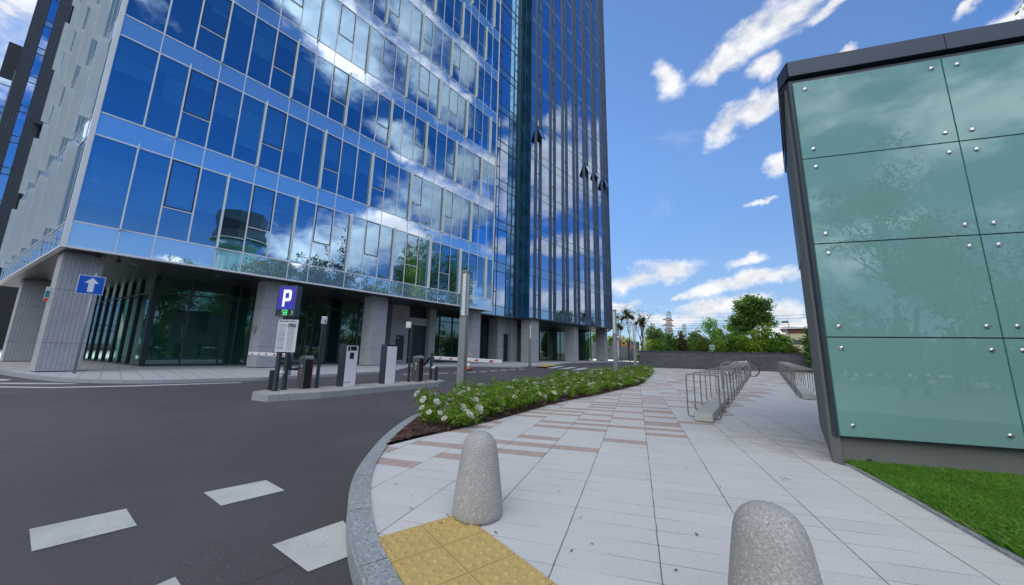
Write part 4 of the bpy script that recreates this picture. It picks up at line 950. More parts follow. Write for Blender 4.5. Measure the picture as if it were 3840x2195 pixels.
c = MB(); b0 = G(3262, 1752); c.tube([b0 + Z * .0, b0 + Z * .03], .008, BLACK, 8); c.build('stake', sp)
c = MB(); c.tube([b0 + Z * .035 - DG * .012, b0 + Z * .05 + DG * .02 ], [.018, .026], BLACK, 12); c.build('spot_head', sp)

# ------------------------------------------------------------------ bollards
def bollard(p, label):
    t = thing('bollard', label, 'bollard', tuple(p), group='stone bollards on the plaza')
    c = MB(); c.lathe([(.128, 0), (.148, .008), (.155, .02), (.155, .05), (.148, .12), (.138, .20), (.128, .28), (.118, .35), (.110, .40), (.100, .432), (.084, .458), (.062, .476), (.036, .487), (.012, .491), (.001, .4915)], (0, 0, 0), BOLL, 48); c.build('concrete_body', t, local=True); return t
p = G(1801, 1619, .488); bollard((p[0], p[1], 0), 'tapered round topped aggregate bollard standing beside the ochre tactile tiles')
p = G(2876, 1892, .488); bollard((p[0], p[1], 0), 'nearest aggregate bollard, cut off by the bottom edge of the picture')

# ------------------------------------------------------------------ lamp columns
def lamp(x, y, yt, label, w=.15, rot=0.0, base=None):
    b = G(x, y); h = hz(b, yt); t = thing('street_lamp', label, 'street lamp', (b[0], b[1], 0), R(rot), group='square light columns along the road')
    c = MB(); w1, w2 = w * .56, w * .5; zt = h
    def fr(z0, z1, a, b_, mt): c.hexa([(-a, -a, z0), (a, -a, z0), (a, a, z0), (-a, a, z0), (-b_, -b_, z1), (b_, -b_, z1), (b_, b_, z1), (-b_, b_, z1)], mt)
    zl_ = h * .63; fr(0, zl_, w1, w2, LAMPM); fr(zl_, h, w2 * .80, w2 * .80, LAMPM); 
    for sx_ in (-1, 1):
        for sy_ in (-1, 1): c.box((sx_ * w2 * .86, sy_ * w2 * .86), w2 * .28, w2 * .28, zl_, h, LAMPM)
    c.build('column', t, local=True)
    c = MB(); fr2 = w2 * 1.06; c.box((0, 0), fr2 * 2, fr2 * 2, h, h + .03, LAMPM); c.build('cap', t, local=True)
    for k in range(4):
        a = k * math.pi / 2; e = np.array([math.cos(a), math.sin(a), 0]); f = np.array([-math.sin(a), math.cos(a), 0]); o = e * w2 * .82 - f * w2 * .66 + Z * (zl_ + .04)
        c = MB(); c.obox(o, f * w2 * 1.32, e * w2 * .12, (0, 0, h - zl_ - .08), LAMPG); c.build('diffuser', t, local=True)
        c = MB()
        for (da, db, la, lb) in ((0, 0, w2 * .07, h - zl_ - .08), (w2 * 1.25, 0, w2 * .07, h - zl_ - .08)): c.obox(o + f * da + e * w2 * .13, f * la, e * .003, (0, 0, lb), BLACK)
        c.obox(o + e * w2 * .13, f * w2 * 1.32, e * .003, (0, 0, .012), BLACK); c.build('diffuser_frame', t, local=True)
    return t
lamp(1727, 1507, 1022, 'nearest and tallest square light column, rising from the rose bed in front of the barrier', .136, -18)
lamp(1987, 1374, 1218, 'light column on the far pavement in front of the first concrete tower column', .15, 20)
lc = lamp(2311, 1418, 1165, 'light column with a small white notice on it, at the middle of the rose bed', .15, -30)
lamp(2384, 1392, 1218, 'dark capped light column left of the grey wall end, before the container', .15, -20)
lamp(2423, 1378, 1250, 'light column standing right at the left end of the grey block wall', .14, -20)
lamp(2222, 1350, 1266, 'farthest light column, seen between the last two concrete columns of the tower', .15, 20)
nb = G(2311, 1418); c = MB(); c.obox((.088, -.06, .98), (0, .12, 0), (.004, 0, 0), (0, 0, .17), WHITE); c.obox((.093, -.03, 1.0), (0, .06, 0), (.001, 0, 0), (0, 0, .04), BLACK); o = c.build('notice', lc, local=True)

# ------------------------------------------------------------------ parking island
IZ = .045
isl = thing('traffic_island', 'narrow granite kerbed island carrying the parking barrier equipment', 'traffic island', tuple(G(1300, 1450, IZ)))
a = G(945, 1489, ROADZ)[:2]; cpt = [G(x, y, IZ)[:2] for x, y in ((962, 1474), (1010, 1480), (1200, 1470), (1400, 1453), (1640, 1433), (1660, 1428), (1648, 1422.5), (1560, 1427), (1400, 1438), (1180, 1452.5), (1010, 1461), (965, 1468))]
cen = sum(cpt) / len(cpt)
c = MB(); c.prism([p for p in cpt][::-1] if False else cpt, IZ - .01, IZ, pm('island concrete', (.40, .39, .37), .9, var=.15, vscale=3)); top_o = c.build('top_slab', isl)
c = MB(); n_ = len(cpt); AXI = azd(39.4); PXI = np.array([AXI[1], -AXI[0], 0])
outp = []
for i, p in enumerate(cpt):
    pr, nx = cpt[(i - 1) % n_], cpt[(i + 1) % n_]; t_ = (nx - pr) / np.linalg.norm(nx - pr); nn_ = np.array([t_[1], -t_[0]])
    if nn_ @ (p - cen) < 0: nn_ = -nn_
    outp.append(p + nn_ * .075)
for i in range(n_):
    j = (i + 1) % n_; a0, a1, b0, b1 = cpt[i], cpt[j], outp[i], outp[j]; z1 = IZ + .003
    c.add([(a0[0], a0[1], z1), (a1[0], a1[1], z1), (b1[0], b1[1], z1 - .004), (b0[0], b0[1], z1 - .004), (b0[0], b0[1], ROADZ - .01), (b1[0], b1[1], ROADZ - .01)], [(0, 1, 2, 3), (3, 2, 5, 4)], KERB)
c.build('granite_kerb', isl, kind=None)
def foot3(l, mpt, r, z=IZ):
    A, B, C_ = G(*l, z), G(*mpt, z), G(*r, z); return A, B, C_
def fbox(c, A, B, C_, h0, h1, mat):      # footprint with the near edge B, left A, right C
    D_ = A + C_ - B; c.hexa([A + Z * h0, B + Z * h0, C_ + Z * h0, D_ + Z * h0, A + Z * h1, B + Z * h1, C_ + Z * h1, D_ + Z * h1], mat)
def post(x, y, yt, w, name, label, cat, group=None, z=IZ, mat=GREENP, rot=39.4):
    b = G(x, y, z); h = hz(b, yt); t = thing(name, label, cat, (b[0], b[1], z), R(-rot), group)
    c = MB(); c.box((0, 0), w, w, 0, h - z, mat); c.build('post', t, local=True, bevel=.004)
    c = MB(); c.box((0, 0), w * 1.9, w * 1.25, 0, .010, mat)
    for s_ in (-1, 1): c.lathe([(.011, .01), (.011, .03), (.006, .035)], (s_ * w * .78, 0, 0), BLACK, 6)
    c.build('base_plate', t, local=True); return t, b, h
# parking light box + regulation board on two posts
psn = thing('parking_sign', 'blue backlit parking sign with green digits above a white regulations board', 'sign', tuple(G(1045, 1464, IZ)))
pA, pB = G(1029, 1467, IZ), G(1062, 1462, IZ)
ex = np.array([1.0, -.06, 0]); ex /= np.linalg.norm(ex); en = np.cross(ex, Z)         # en: towards the camera
if en @ (CAMO - pA) < 0: en = -en
def onpl(x, y, p0, nrm): d = ray(x, y); t = ((p0 - CAMO) @ nrm) / (d @ nrm); return CAMO + t * d
bp = pA + en * .07
hb0, hb1 = onpl(1028, 1320, bp, en)[2], onpl(1045, 1199, bp, en)[2]
for q in (pA, pB): 
    c = MB(); c.box(q, .075, .075, IZ, hb1 - .05, GREENP, R(-6)); c.build('post', psn, bevel=.004)
    c = MB(); c.box(q, .15, .10, IZ, IZ + .012, GREENP, R(-6)); c.build('base_plate', psn)
bl, br = onpl(1031, 1318, bp, en), onpl(1106, 1321, bp, en)
Wb = (br - bl) @ ex; o0 = bl.copy(); o0[2] = 0
BW, BH = Wb, hb1 - hb0
WBD = pm('board white', (.66, .70, .72), .4)
c = MB(); cr = .02; c.obox(o0 + Z * hb0, ex * BW, en * .012, (0, 0, BH), WBD); brd = c.build('regulations_board', psn, bevel=.005)
fz = lambda s: hb0 + BH * s
def bt(body, size, sx_, sz, mat=BLACK, bold=0.0, xs=1.0): text(body, size, o0 + ex * BW * sx_ + en * .0135 + Z * fz(sz), ex, Z, mat, psn, bold=bold, xs=xs)
INK = pm('ink grey', (.22, .24, .27), .6)
c = MB(); yy = .86
random.seed(3)
while yy > .04:
    for x0 in (.06, .52):
        if x0 > .5 and yy > .75: continue
        w_ = random.uniform(.30, .40); dk = random.random() < .07
        c.obox(o0 + ex * BW * x0 + en * .0125 + Z * fz(yy), ex * BW * w_, en * .0008, (0, 0, BH * (.006 if dk else .0035)), BLACK if dk else INK)
    yy -= .0135
c.build('fine_print', psn)
c = MB(); c.obox(o0 + ex * BW * .49 + en * .0125 + Z * fz(.765), ex * BW * .43, en * .001, (0, 0, BH * .115), pm('price panel grey', (.07, .08, .09), .5)); c.build('price_panel', psn)
bt('REGULAMIN PARKINGU', .052, .05, .925, BLACK, .0004, (BW * .9) / (.052 * 11.0))
text('5', .075, o0 + ex * BW * .515 + en * .0145 + Z * fz(.785), ex, Z, WBD, psn); text('PLN', .026, o0 + ex * BW * .60 + en * .0145 + Z * fz(.785), ex, Z, WBD, psn)
for q, s_ in zip(('za każdą', 'rozpoczętą', 'godzinę'), (.85, .82, .79)): text(q, .019, o0 + ex * BW * .91 + en * .0145 + Z * fz(s_), ex, Z, WBD, psn, align='RIGHT')
# light box
lbp = bp - en * .02
l0, l1 = onpl(1031, 1186, lbp, en), onpl(1103, 1187, lbp, en); zt0 = onpl(1047, 1071, lbp, en)[2]; zb0 = onpl(1031, 1186, lbp, en)[2]
oo = l0.copy(); oo[2] = 0; LW = (l1 - l0) @ ex; LH = zt0 - zb0
c = MB(); c.obox(oo + Z * zb0 - en * .17, ex * LW, en * .17, (0, 0, LH), GREYD); lbx = c.build('light_box', psn, bevel=.004)
c = MB(); ft = LW * .055
c.obox(oo + Z * (zb0), ex * LW, en * .008, (0, 0, ft), MULL); c.obox(oo + Z * (zt0 - ft), ex * LW, en * .008, (0, 0, ft), MULL); c.obox(oo + Z * zb0, ex * ft, en * .0075, (0, 0, LH), MULL); c.obox(oo + ex * (LW - ft) + Z * zb0, ex * ft, en * .0075, (0, 0, LH), MULL); c.build('box_frame', psn)
c = MB(); c.obox(oo + ex * ft + Z * (zb0 + LH * .225), ex * (LW - 2 * ft), en * .004, (0, 0, LH * .775 - ft), BLUEP); c.build('blue_face', psn)
c = MB(); c.obox(oo + ex * ft + Z * (zb0 + ft), ex * (LW - 2 * ft), en * .003, (0, 0, LH * .225 - ft), BLACK); c.build('display', psn)
Pz, Px, PH, PW = zb0 + LH * .31, LW * .30, LH * .55, LW * .44; s_ = .27   # the letter P
def pq(x, z): return oo + en * .0055 + ex * (Px + PW * x) + Z * (Pz + PH * z)
P_out = [(0, 0), (.27, 0), (.27, .32), (.78, .32), (.93, .38), (1, .50), (1, .84), (.94, .95), (.80, 1), (0, 1)]; P_in = [(.27, .50), (.27, .81), (.70, .81), (.70, .50)]
c = MB(); qs = [((0, 0), (.27, 0), (.27, 1), (0, 1)), ((.27, .32), (.78, .32), (.78, .50), (.27, .50)), ((.27, .81), (.80, .81), (.80, 1), (.27, 1)), ((.70, .50), (1, .50), (1, .84), (.70, .84)), ((.78, .32), (.93, .38), (1, .50), (.78, .50)), ((.80, .84), (1, .84), (.94, .95), (.80, 1))]
for i_, q in enumerate(qs): c.add([pq(*a_) + en * .0001 * i_ for a_ in q], [(0, 1, 2, 3)], WLIT)
c.build('letter_p', psn)
c = MB()
def seg(a, b): 
    k_ = 4
    for i_ in range(k_): 
        u_ = (i_ + .5) / k_; x_ = a[0] + (b[0] - a[0]) * u_; z_ = a[1] + (b[1] - a[1]) * u_; p_ = oo + en * .005 + ex * LW * x_ + Z * (zb0 + LH * z_); c.obox(p_ - ex * .006 - Z * .005, ex * .012, en * .001, (0, 0, .010), LED)
for X, sg in ((.36, 'afgcd'), (.50, 'abcdefg')):
    w_ = .10; zz = {'t': .20, 'm': .125, 'b': .05}
    S = {'a': ((X, zz['t']), (X + w_, zz['t'])), 'b': ((X + w_, zz['t']), (X + w_, zz['m'])), 'c': ((X + w_, zz['m']), (X + w_, zz['b'])), 'd': ((X, zz['b']), (X + w_, zz['b'])), 'e': ((X, zz['m']), (X, zz['b'])), 'f': ((X, zz['t']), (X, zz['m'])), 'g': ((X, zz['m']), (X + w_, zz['m']))}
    for q in sg: seg(*S[q])
seg((.83, .20), (.90, .125)); seg((.90, .125), (.83, .05)); c.build('led_digits', psn)
c = MB(); 
for q in (.45, .62): c.obox(oo + ex * LW * q - en * .1 + Z * (hb1 - .04), ex * .03, en * .03, (0, 0, zb0 - hb1 + .05), GREENP)
c.build('hanger', psn)
# barriers
def barrier(l, mpt, r, ytop, label, boomroot, boomend, side, front_off):
    A, B, C_ = foot3(l, mpt, r); h = hz(B, ytop); t = thing('parking_barrier', label, 'barrier', tuple((A + C_) / 2), group='parking barriers on the island')
    c = MB(); fbox(c, A, B, C_, 0, h * .90 - IZ, GREYC); body = c.build('cabinet', t, bevel=.012)
    D_ = A + C_ - B; hh = h - IZ; c = MB()
    e_ = .015 * (B - A) / np.linalg.norm(B - A)
    c.hexa([A + Z * hh * .88 - e_, B + Z * hh * .905 + e_, C_ + Z * hh * .905 + e_, D_ + Z * hh * .88 - e_, A * .9 + B * .1 + Z * hh * .965, B * .8 + A * .2 + Z * hh * 1.0, C_ * .8 + D_ * .2 + Z * hh * 1.0, D_ * .9 + C_ * .1 + Z * hh * .965], LAMPM); c.build('hood', t, bevel=.01)
    n2 = np.cross(C_ - B, Z); n2 = n2 / np.linalg.norm(n2); n2 = n2 if n2 @ (CAMO - B) > 0 else -n2
    c = MB(); c.obox(B + n2 * .002 + (C_ - B) * .06 + Z * .0, (C_ - B) * .82, n2 * .004, (0, 0, hh * .86), BLACK); c.obox(B + n2 * .002 + (C_ - B) * .90, (C_ - B) * .05, n2 * .005, (0, 0, hh * .86), RED); c.build('front_door', body)
    n1 = np.cross(B - A, Z); n1 /= np.linalg.norm(n1); n1 = n1 if n1 @ (CAMO - B) > 0 else -n1; eA = (B - A)
    c = MB(); c.obox(A + eA * .45 + n1 * .002 + Z * hh * .64, eA * .22, n1 * .002, (0, 0, hh * .075), WHITE)
    c.obox(A + eA * .47 + n1 * .004 + Z * hh * .65, eA * .06, n1 * .001, (0, 0, hh * .05), BLACK); c.build('sticker', body)
    for zz in (.555, .475):
        c = MB(); ctr = A + eA * .56 + n1 * .003 + Z * hh * zz; ll = np.linalg.norm(eA)
        for rr, mt, dd in ((.028, WHITE, .0), (.028 * .95, RED, .001), (.017, WHITE, .002)): c.add([ctr + n1 * dd + (eA / ll * math.cos(a_) + Z * math.sin(a_)) * rr for a_ in np.linspace(0, 6.283, 17)[:-1]], [tuple(range(16))], mt)
        c.build('prohibition_sticker', body)
    P0, P1 = boomroot, boomend; dr = (P1 - P0); L_ = np.linalg.norm(dr); dr = dr / L_; pv = np.cross(dr, Z); pv /= np.linalg.norm(pv)
    c = MB(); c.obox(P0 - pv * .018 - Z * .045, dr * L_, pv * .036, (0, 0, .09), WHITE); boom = c.build('boom', t, bevel=.015)
    for i_ in range(5):
        s0 = L_ * (.10 + .19 * i_)
        for sgn in (-1, 1):
            c = MB(); b_ = P0 + dr * s0 + pv * sgn * .0195
            q = [b_ - Z * .022, b_ + dr * .13 - Z * .022, b_ + dr * .18 + Z * .024, b_ + dr * .05 + Z * .024]
            if sgn < 0: q = q[::-1]
            c.add(q, [(0, 1, 2, 3)], RED); c.build('reflector', boom)
    return t, A, B, C_, h, P0
e_m = (G(1881, 1360) - CAMO); P1 = CAMO + e_m / np.linalg.norm(e_m) * 7.85; 
rt2 = onpl(1628, 1341, G(1563, 1432, IZ) + np.array([.15, -.25, 0]), np.array([0, -1.0, 0])); rt2[2] = .77; P1[2] = .765
t_, A, B, C_, h, P0 = barrier((1541, 1430), (1567, 1432.5), (1585.5, 1430.5), 1334, 'parking barrier with its white and red boom lowered towards the rose bed', rt2, P1, 1, 0)
c = MB(); c.tube([(B + C_) / 2 + (C_ - B) * .6 + Z * (h * .60), rt2 + (rt2 - P1) * .08, rt2 + (P1 - rt2) * .02], .035, GREYD, 8); c.build('boom_arm', t_)
c = MB(); c.tube([A * .5 + B * .5 + Z * (h * .62) + (CAMO - A) * .0, A * .5 + B * .5 + Z * (h * .62) + (B - C_) * .02], .018, STEEL, 12); c.build('lock', t_)
rt1 = G(1088, 1333) - CAMO; rt1 = CAMO + rt1 / np.linalg.norm(rt1) * 9.75; rt1[2] = .80
e1_ = azd(-51.5); P1 = rt1 + e1_ * 3.1; P1[2] = .79
t_, A, B, C_, h, P0 = barrier((1108, 1456), (1132, 1459.6), (1166, 1457), 1334, 'parking barrier whose boom reaches behind the regulations board towards the building', rt1, P1, -1, 0)
c = MB(); c.tube([A + Z * (h * .55), A + (A - C_) * .5 + Z * (h * .53), rt1 + Z * .02], .042, GREYD, 6); c.build('boom_arm', t_)
# ticket terminals
def terminal(l, mpt, r, yt, label, full):
    A, B, C_ = foot3(l, mpt, r); h = hz(B, yt) - IZ; t = thing('ticket_terminal', label, 'ticket machine', tuple((A + C_) / 2), group='ticket terminals on the island')
    c = MB(); fbox(c, A, B, C_, 0, h, GREYD); body = c.build('housing', t, bevel=.006)
    n2 = np.cross(C_ - B, Z); n2 /= np.linalg.norm(n2); n2 = n2 if n2 @ (CAMO - B) > 0 else -n2; e = C_ - B
    c = MB(); c.obox(B + e * .02 + n2 * .002 + Z * .0, e * .93, n2 * .008, (0, 0, h * .97), WHITE); fp_ = c.build('front_plate', t, bevel=.003)
    c = MB(); D_ = A + C_ - B; c.hexa([p + Z * (h + .002) for p in (A, B + n2 * .012, C_ + n2 * .012, D_)] + [p + Z * (h + .018) for p in (A, B + n2 * .012, C_ + n2 * .012, D_)], GREYD); c.build('lid', t)
    def pl(x0, x1, z0, z1, nm, mt=BLACK, k_=.011):
        q = MB(); q.obox(B + e * x0 + n2 * k_ + Z * h * z0, e * (x1 - x0), n2 * .002, (0, 0, h * (z1 - z0)), mt); return q.build(nm, fp_)
    if full:
        pl(.10, .27, .84, .955, 'ticket_slot'); pl(.32, .84, .85, .955, 'screen'); pl(.30, .64, .65, .80, 'card_reader'); pl(.17, .21, .82, .835, 'button'); pl(.44, .50, .68, .70, 'lens', STEEL, .0135)
        g_ = pm('logo green', (.02, .35, .06), .4); pl(.07, .18, .085, .115, 'logo_square', g_)
        text('FAAC', .035, B + e * .24 + n2 * .0125 + Z * h * .087, e / np.linalg.norm(e), Z, BLACK, fp_, bold=.0006, xs=1.25)
    c = MB(); s1_ = np.cross(B - A, Z); s1_ /= np.linalg.norm(s1_); s1_ = s1_ if s1_ @ (CAMO - B) > 0 else -s1_; c.tube([A + (B - A) * .4 + s1_ * .001 + Z * h * .93, A + (B - A) * .4 + s1_ * .004 + Z * h * .93], .007, BLACK, 8); c.build('keyhole', t)
    return t
terminal((1259, 1449), (1285, 1451.5), (1332, 1447.5), 1291.5, 'ticket terminal with screen and card reader on its white front', True)
terminal((1418, 1439), (1441, 1440.5), (1480.5, 1437.5), 1295, 'slimmer terminal with a plain blank white front, right of the ticket terminal', False)
# antenna posts, camera posts
t_, b, h = post(1186, 1455, 1190, .062, 'antenna_post', 'tall dark post with a tilted white reader, between barrier and terminal', 'post')
c = MB(); c.obox((.02, -.07, h - IZ - .17), (.03, .12, 0), (-.06, .02, .02), (0.02, 0, .17), WHITE); c.build('reader_panel', t_, local=True, bevel=.008)
c = MB(); c.tube([(.0, 0, h - IZ - .1), (.06, .02, h - IZ - .1)], .02, BLACK, 8); c.build('bracket', t_, local=True)
t_, b, h = post(1531, 1432, 1214, .055, 'antenna_post', 'tall dark post topped by a square cream reader, right of the blank terminal', 'post')
dirc = R(39.4); c = MB(); c.box((-.04, -.10), .17, .03, h - IZ - .14, h - IZ + .05, pm('cream plastic', (.66, .68, .62), .5), dirc - .2); c.build('reader_panel', t_, local=True, bevel=.012)
t_, b, h = post(1012, 1462, 1389, .085, 'camera_post', 'low dark post at the left end of the island with a white camera', 'post')
c = MB(); c.tube([(.08, .1, h - IZ - .05), (.22, .16, h - IZ - .055)], .042, WHITE, 10); c.build('camera_housing', t_, local=True); c = MB(); c.tube([(.02, .06, h - IZ - .05), (.09, .105, h - IZ - .05)], .03, BLACK, 8); c.build('camera_lens', t_, local=True)
t_, b, h = post(1634, 1427, 1376, .085, 'camera_post', 'low dark post at the right end of the island with a white camera', 'post')
c = MB(); c.tube([(-.16, -.04, h - IZ - .04), (-.03, -.01, h - IZ - .02)], .045, WHITE, 10); c.build('camera_housing', t_, local=True); c = MB(); c.tube([(-.17, -.05, h - IZ - .05), (-.15, -.04, h - IZ - .05)], .032, BLACK, 8); c.build('camera_lens', t_, local=True)
post(1614, 1424, 1324, .07, 'boom_rest_post', 'dark post behind the right barrier arm, beside the low camera post', 'post')
post(1081, 1408, 1322, .11, 'boom_rest_post', 'grey post on the far pavement behind the regulations board', 'post', z=0.0, mat=LAMPM)
# one-way sign
b = G(277, 1401); h = hz(b, 1068); ow = thing('one_way_sign', 'blue square one way sign with a white arrow on a grey pole', 'sign', tuple(b))
c = MB(); topz = h - .0; c.tube([b, b + Z * (hz(b, 1025))], .038, pm('galvanised pole', (.26, .30, .33), .5, .3), 12); c.build('pole', ow)
vd = np.array([b[0], b[1], 0]) - CAMO * [1, 1, 0]; vd /= np.linalg.norm(vd); exs = np.cross(vd, Z); 
e45 = D * .75 + exs * .66; e45 /= np.linalg.norm(e45); ens = np.cross(e45, Z); ens = ens if ens @ vd < 0 else -ens
p0 = b + ens * .045
cor = [onpl(x, y, p0, ens) for x, y in ((283, 1101), (386, 1107), (397, 1040), (296, 1031))]
zlo, zhi = (cor[0][2] + cor[1][2]) / 2, (cor[2][2] + cor[3][2]) / 2; o_ = (cor[0] + cor[3]) / 2; o_[2] = 0; ow_w = ((cor[1] + cor[2]) / 2 - (cor[0] + cor[3]) / 2) @ e45
c = MB(); c.obox(o_ + Z * zlo, e45 * ow_w, ens * .008, (0, 0, zhi - zlo), WHITE); pnl = c.build('sign_panel', ow, bevel=.004)
c = MB(); mg = .015; c.obox(o_ + Z * (zlo + mg) + e45 * mg + ens * .0085, e45 * (ow_w - 2 * mg), ens * .002, (0, 0, zhi - zlo - 2 * mg), BLUES); c.build('blue_field', ow)
hh = zhi - zlo; c = MB(); arr = [(.40, .12), (.62, .12), (.62, .60), (.78, .60), (.51, .90), (.24, .60), (.40, .60)]
c.add([o_ + e45 * ow_w * x + Z * (zlo + hh * z_) + ens * .012 for x, z_ in arr], [(0, 1, 2, 6), (3, 4, 5)], WHITE); c.build('arrow', ow)
# cone
b = G(1756, 1391.5, ROADZ + .0); b[2] = ROADZ; co = thing('traffic_cone', 'orange and white traffic cone on the road behind the lowered boom', 'traffic cone', tuple(b)); h = hz(b, 1329) - ROADZ
c = MB(); c.box((0, 0), .40, .40, .005, .045, BLACK, .3); c.build('base', co, local=True)
rr = lambda z_: .13 - .105 * z_ / h
for z0, z1, mt in ((.045, h * .25, ORANGE), (h * .25, h * .47, WHITE), (h * .47, h * .62, ORANGE), (h * .62, h * .80, WHITE), (h * .80, h, ORANGE)):
    c = MB(); c.lathe([(rr(z0) + (.001 if mt is WHITE else 0), z0), (rr(z1) + (.001 if mt is WHITE else 0), z1)], (0, 0, 0), mt, 20); c.build('sleeve' if mt is WHITE else 'cone_body', co, local=True)

# ------------------------------------------------------------------ bicycle racks and bicycle
def rack(name, label, base_pt, az, nb, nh, spacing, L0, first, hw=.222, hh_=.70):
    t = thing(name, label, 'bicycle rack', (base_pt[0], base_pt[1], 0), R(90 - az), group='bicycle racks on the plaza')   # local x runs along the row
    bw, bh = .245, .125
    for i in range(nb):
        c = MB(); x0 = i * 4.0; c.obox((x0, -bw / 2, .012), (L0, 0, 0), (0, bw, 0), (0, 0, bh), CONC); c.build('concrete_base', t, local=True, bevel=.006)
    def hoop():
        r = .035; pts = []; zb = .055; w = hw
        pts += [(0, -bw / 2 - .0, zb), (0, -w + r, zb)]
        for a_ in (-90, -120, -150, -180): pts.append((0, -w + r + r * math.cos(R(a_)), zb + r + r * math.sin(R(a_))))
        for a_ in (180, 150, 120, 90): pts.append((0, -w + r + r * math.cos(R(a_)), hh_ - r + r * math.sin(R(a_))))
        for a_ in (90, 60, 30, 0): pts.append((0, w - r + r * math.cos(R(a_)), hh_ - r + r * math.sin(R(a_))))
        for a_ in (0, -30, -60, -90): pts.append((0, w - r + r * math.cos(R(a_)), zb + r + r * math.sin(R(a_))))
        pts.append((0, bw / 2, zb)); return pts
    c = MB(); c.tube(hoop(), .0098, RSTEEL, 8)
    for s_ in (-1, 1): c.tube([(0, s_ * (bw / 2 - .002), .055), (0, s_ * (bw / 2 + .012), .055)], .02, STEEL, 8)
    h0 = c.build('hoop', t, local=True); h0.location = (first, 0, 0)
    for i in range(1, nh):
        q = h0.copy(); COL.objects.link(q); q.parent = t; q.location = (first + (i // 5) * 4.0 + (i % 5) * spacing, 0, 0)
    return t
p = (G(2606, 1583) + G(2674, 1586)) / 2; r1 = rack('bicycle_rack', 'long row of steel hoops on concrete blocks, the one holding the bicycle', p, 36.2, 4, 20, .735, 3.1, .08)
rack('bicycle_rack', 'second row of steel hoops, partly hidden behind the teal glass pavilion', (7.17, 8.47), 36.5, 4, 20, .735, 3.1, .08)
def bicycle():
    f, r_ = G(2820.5, 1413), G(2731, 1408.5); d = f - r_; wb = np.linalg.norm(d); az = math.atan2(d[1], d[0]); t = thing('bicycle', 'white and black city bicycle locked in the first rack', 'bicycle', tuple(r_), az)
    wr = .325; WB = wb
    for nm, x in (('rear_wheel', 0.0), ('front_wheel', WB)):
        c = MB(); c.tube([(x + wr * math.cos(a_), 0, wr + wr * math.sin(a_)) for a_ in np.linspace(0, 2 * math.pi, 33)[:-1]], .019, TYRE, 8, closed=True); w = c.build(nm, t, local=True)
        c = MB(); c.tube([(x + (wr - .03) * math.cos(a_), 0, wr + (wr - .03) * math.sin(a_)) for a_ in np.linspace(0, 2 * math.pi, 33)[:-1]], .009, STEEL, 6, closed=True); c.build('rim', w, local=True)
        c = MB()
        for k_ in range(16): a_ = k_ * math.pi / 8; c.tube([(x, .02 * (-1) ** k_, wr), (x + (wr - .03) * math.cos(a_), 0, wr + (wr - .03) * math.sin(a_))], .0018, STEEL, 4)
        c.tube([(x, -.04, wr), (x, .04, wr)], .02, STEEL, 8); c.build('spokes', w, local=True)
        c = MB(); c.obox((x + .16, -.012, wr - .02) if x else (x + .15, -.012, wr - .1), (.035, 0, 0), (0, .024, 0), (0, 0, .09), ORANGE); c.build('reflector', w, local=True)
    k = WB / 1.05
    bb, st, hd, sd_ = (.42 * k, 0, .27), (.30 * k, 0, .70), (.86 * k, 0, .74), (.27 * k, 0, .80)
    WF = pm('bicycle white', (.70, .71, .73), .3)
    c = MB(); 
    for a_, b_, r0 in ((bb, st, .017), (st, hd, .017), (bb, (.88 * k, 0, .64), .02), (bb, (0, .05, wr), .011), (bb, (0, -.05, wr), .011), (st, (0, .05, wr), .009), (st, (0, -.05, wr), .009), ((.85 * k, 0, .79), (.895 * k, 0, .60), .021)): c.tube([a_, b_], r0, WF, 8)
    c.build('frame', t, local=True)
    c = MB(); 
    for s_ in (-1, 1): c.tube([(.895 * k, s_ * .05, .60), (.93 * k, s_ * .055, .48), (WB, s_ * .055, wr)], .015, WF, 8)
    c.build('fork', t, local=True)
    c = MB(); c.tube([st, sd_], .013, BLACK, 8); c.build('seat_post', t, local=True)
    c = MB(); c.hexa([(.12 * k, -.07, .81), (.12 * k, .07, .81), (.38 * k, .018, .80), (.38 * k, -.018, .80), (.11 * k, -.065, .85), (.11 * k, .065, .85), (.39 * k, .012, .825), (.39 * k, -.012, .825)], pm('saddle', (.01, .015, .04), .5)); c.build('saddle', t, local=True, bevel=.015)
    c = MB(); c.tube([(.84 * k, 0, .79), (.83 * k, 0, .86), (.87 * k, 0, .90)], .014, BLACK, 8); c.tube([(.80 * k, -.29, .90), (.87 * k, -.12, .90), (.87 * k, .12, .90), (.80 * k, .29, .90)], .013, BLACK, 8); c.build('handlebar', t, local=True)
    c = MB(); c.tube([(bb[0] + .09 * math.cos(a_), -.045, bb[2] + .09 * math.sin(a_)) for a_ in np.linspace(0, 6.283, 21)[:-1]], .008, BLACK, 5, closed=True); c.tube([(bb[0], -.05, bb[2]), (bb[0] + .13, -.07, bb[2] - .1)], .012, BLACK, 6); c.box((bb[0] + .15, -.10), .09, .07, bb[2] - .125, bb[2] - .095, BLACK); c.build('crank', t, local=True)
    c = MB(); c.tube([(wr * 1.08 * math.cos(a_), 0, wr + wr * 1.08 * math.sin(a_)) for a_ in np.linspace(R(20), R(160), 16)], .014, WF, 6); c.build('mudguard', t, local=True)
    return t
bicycle()
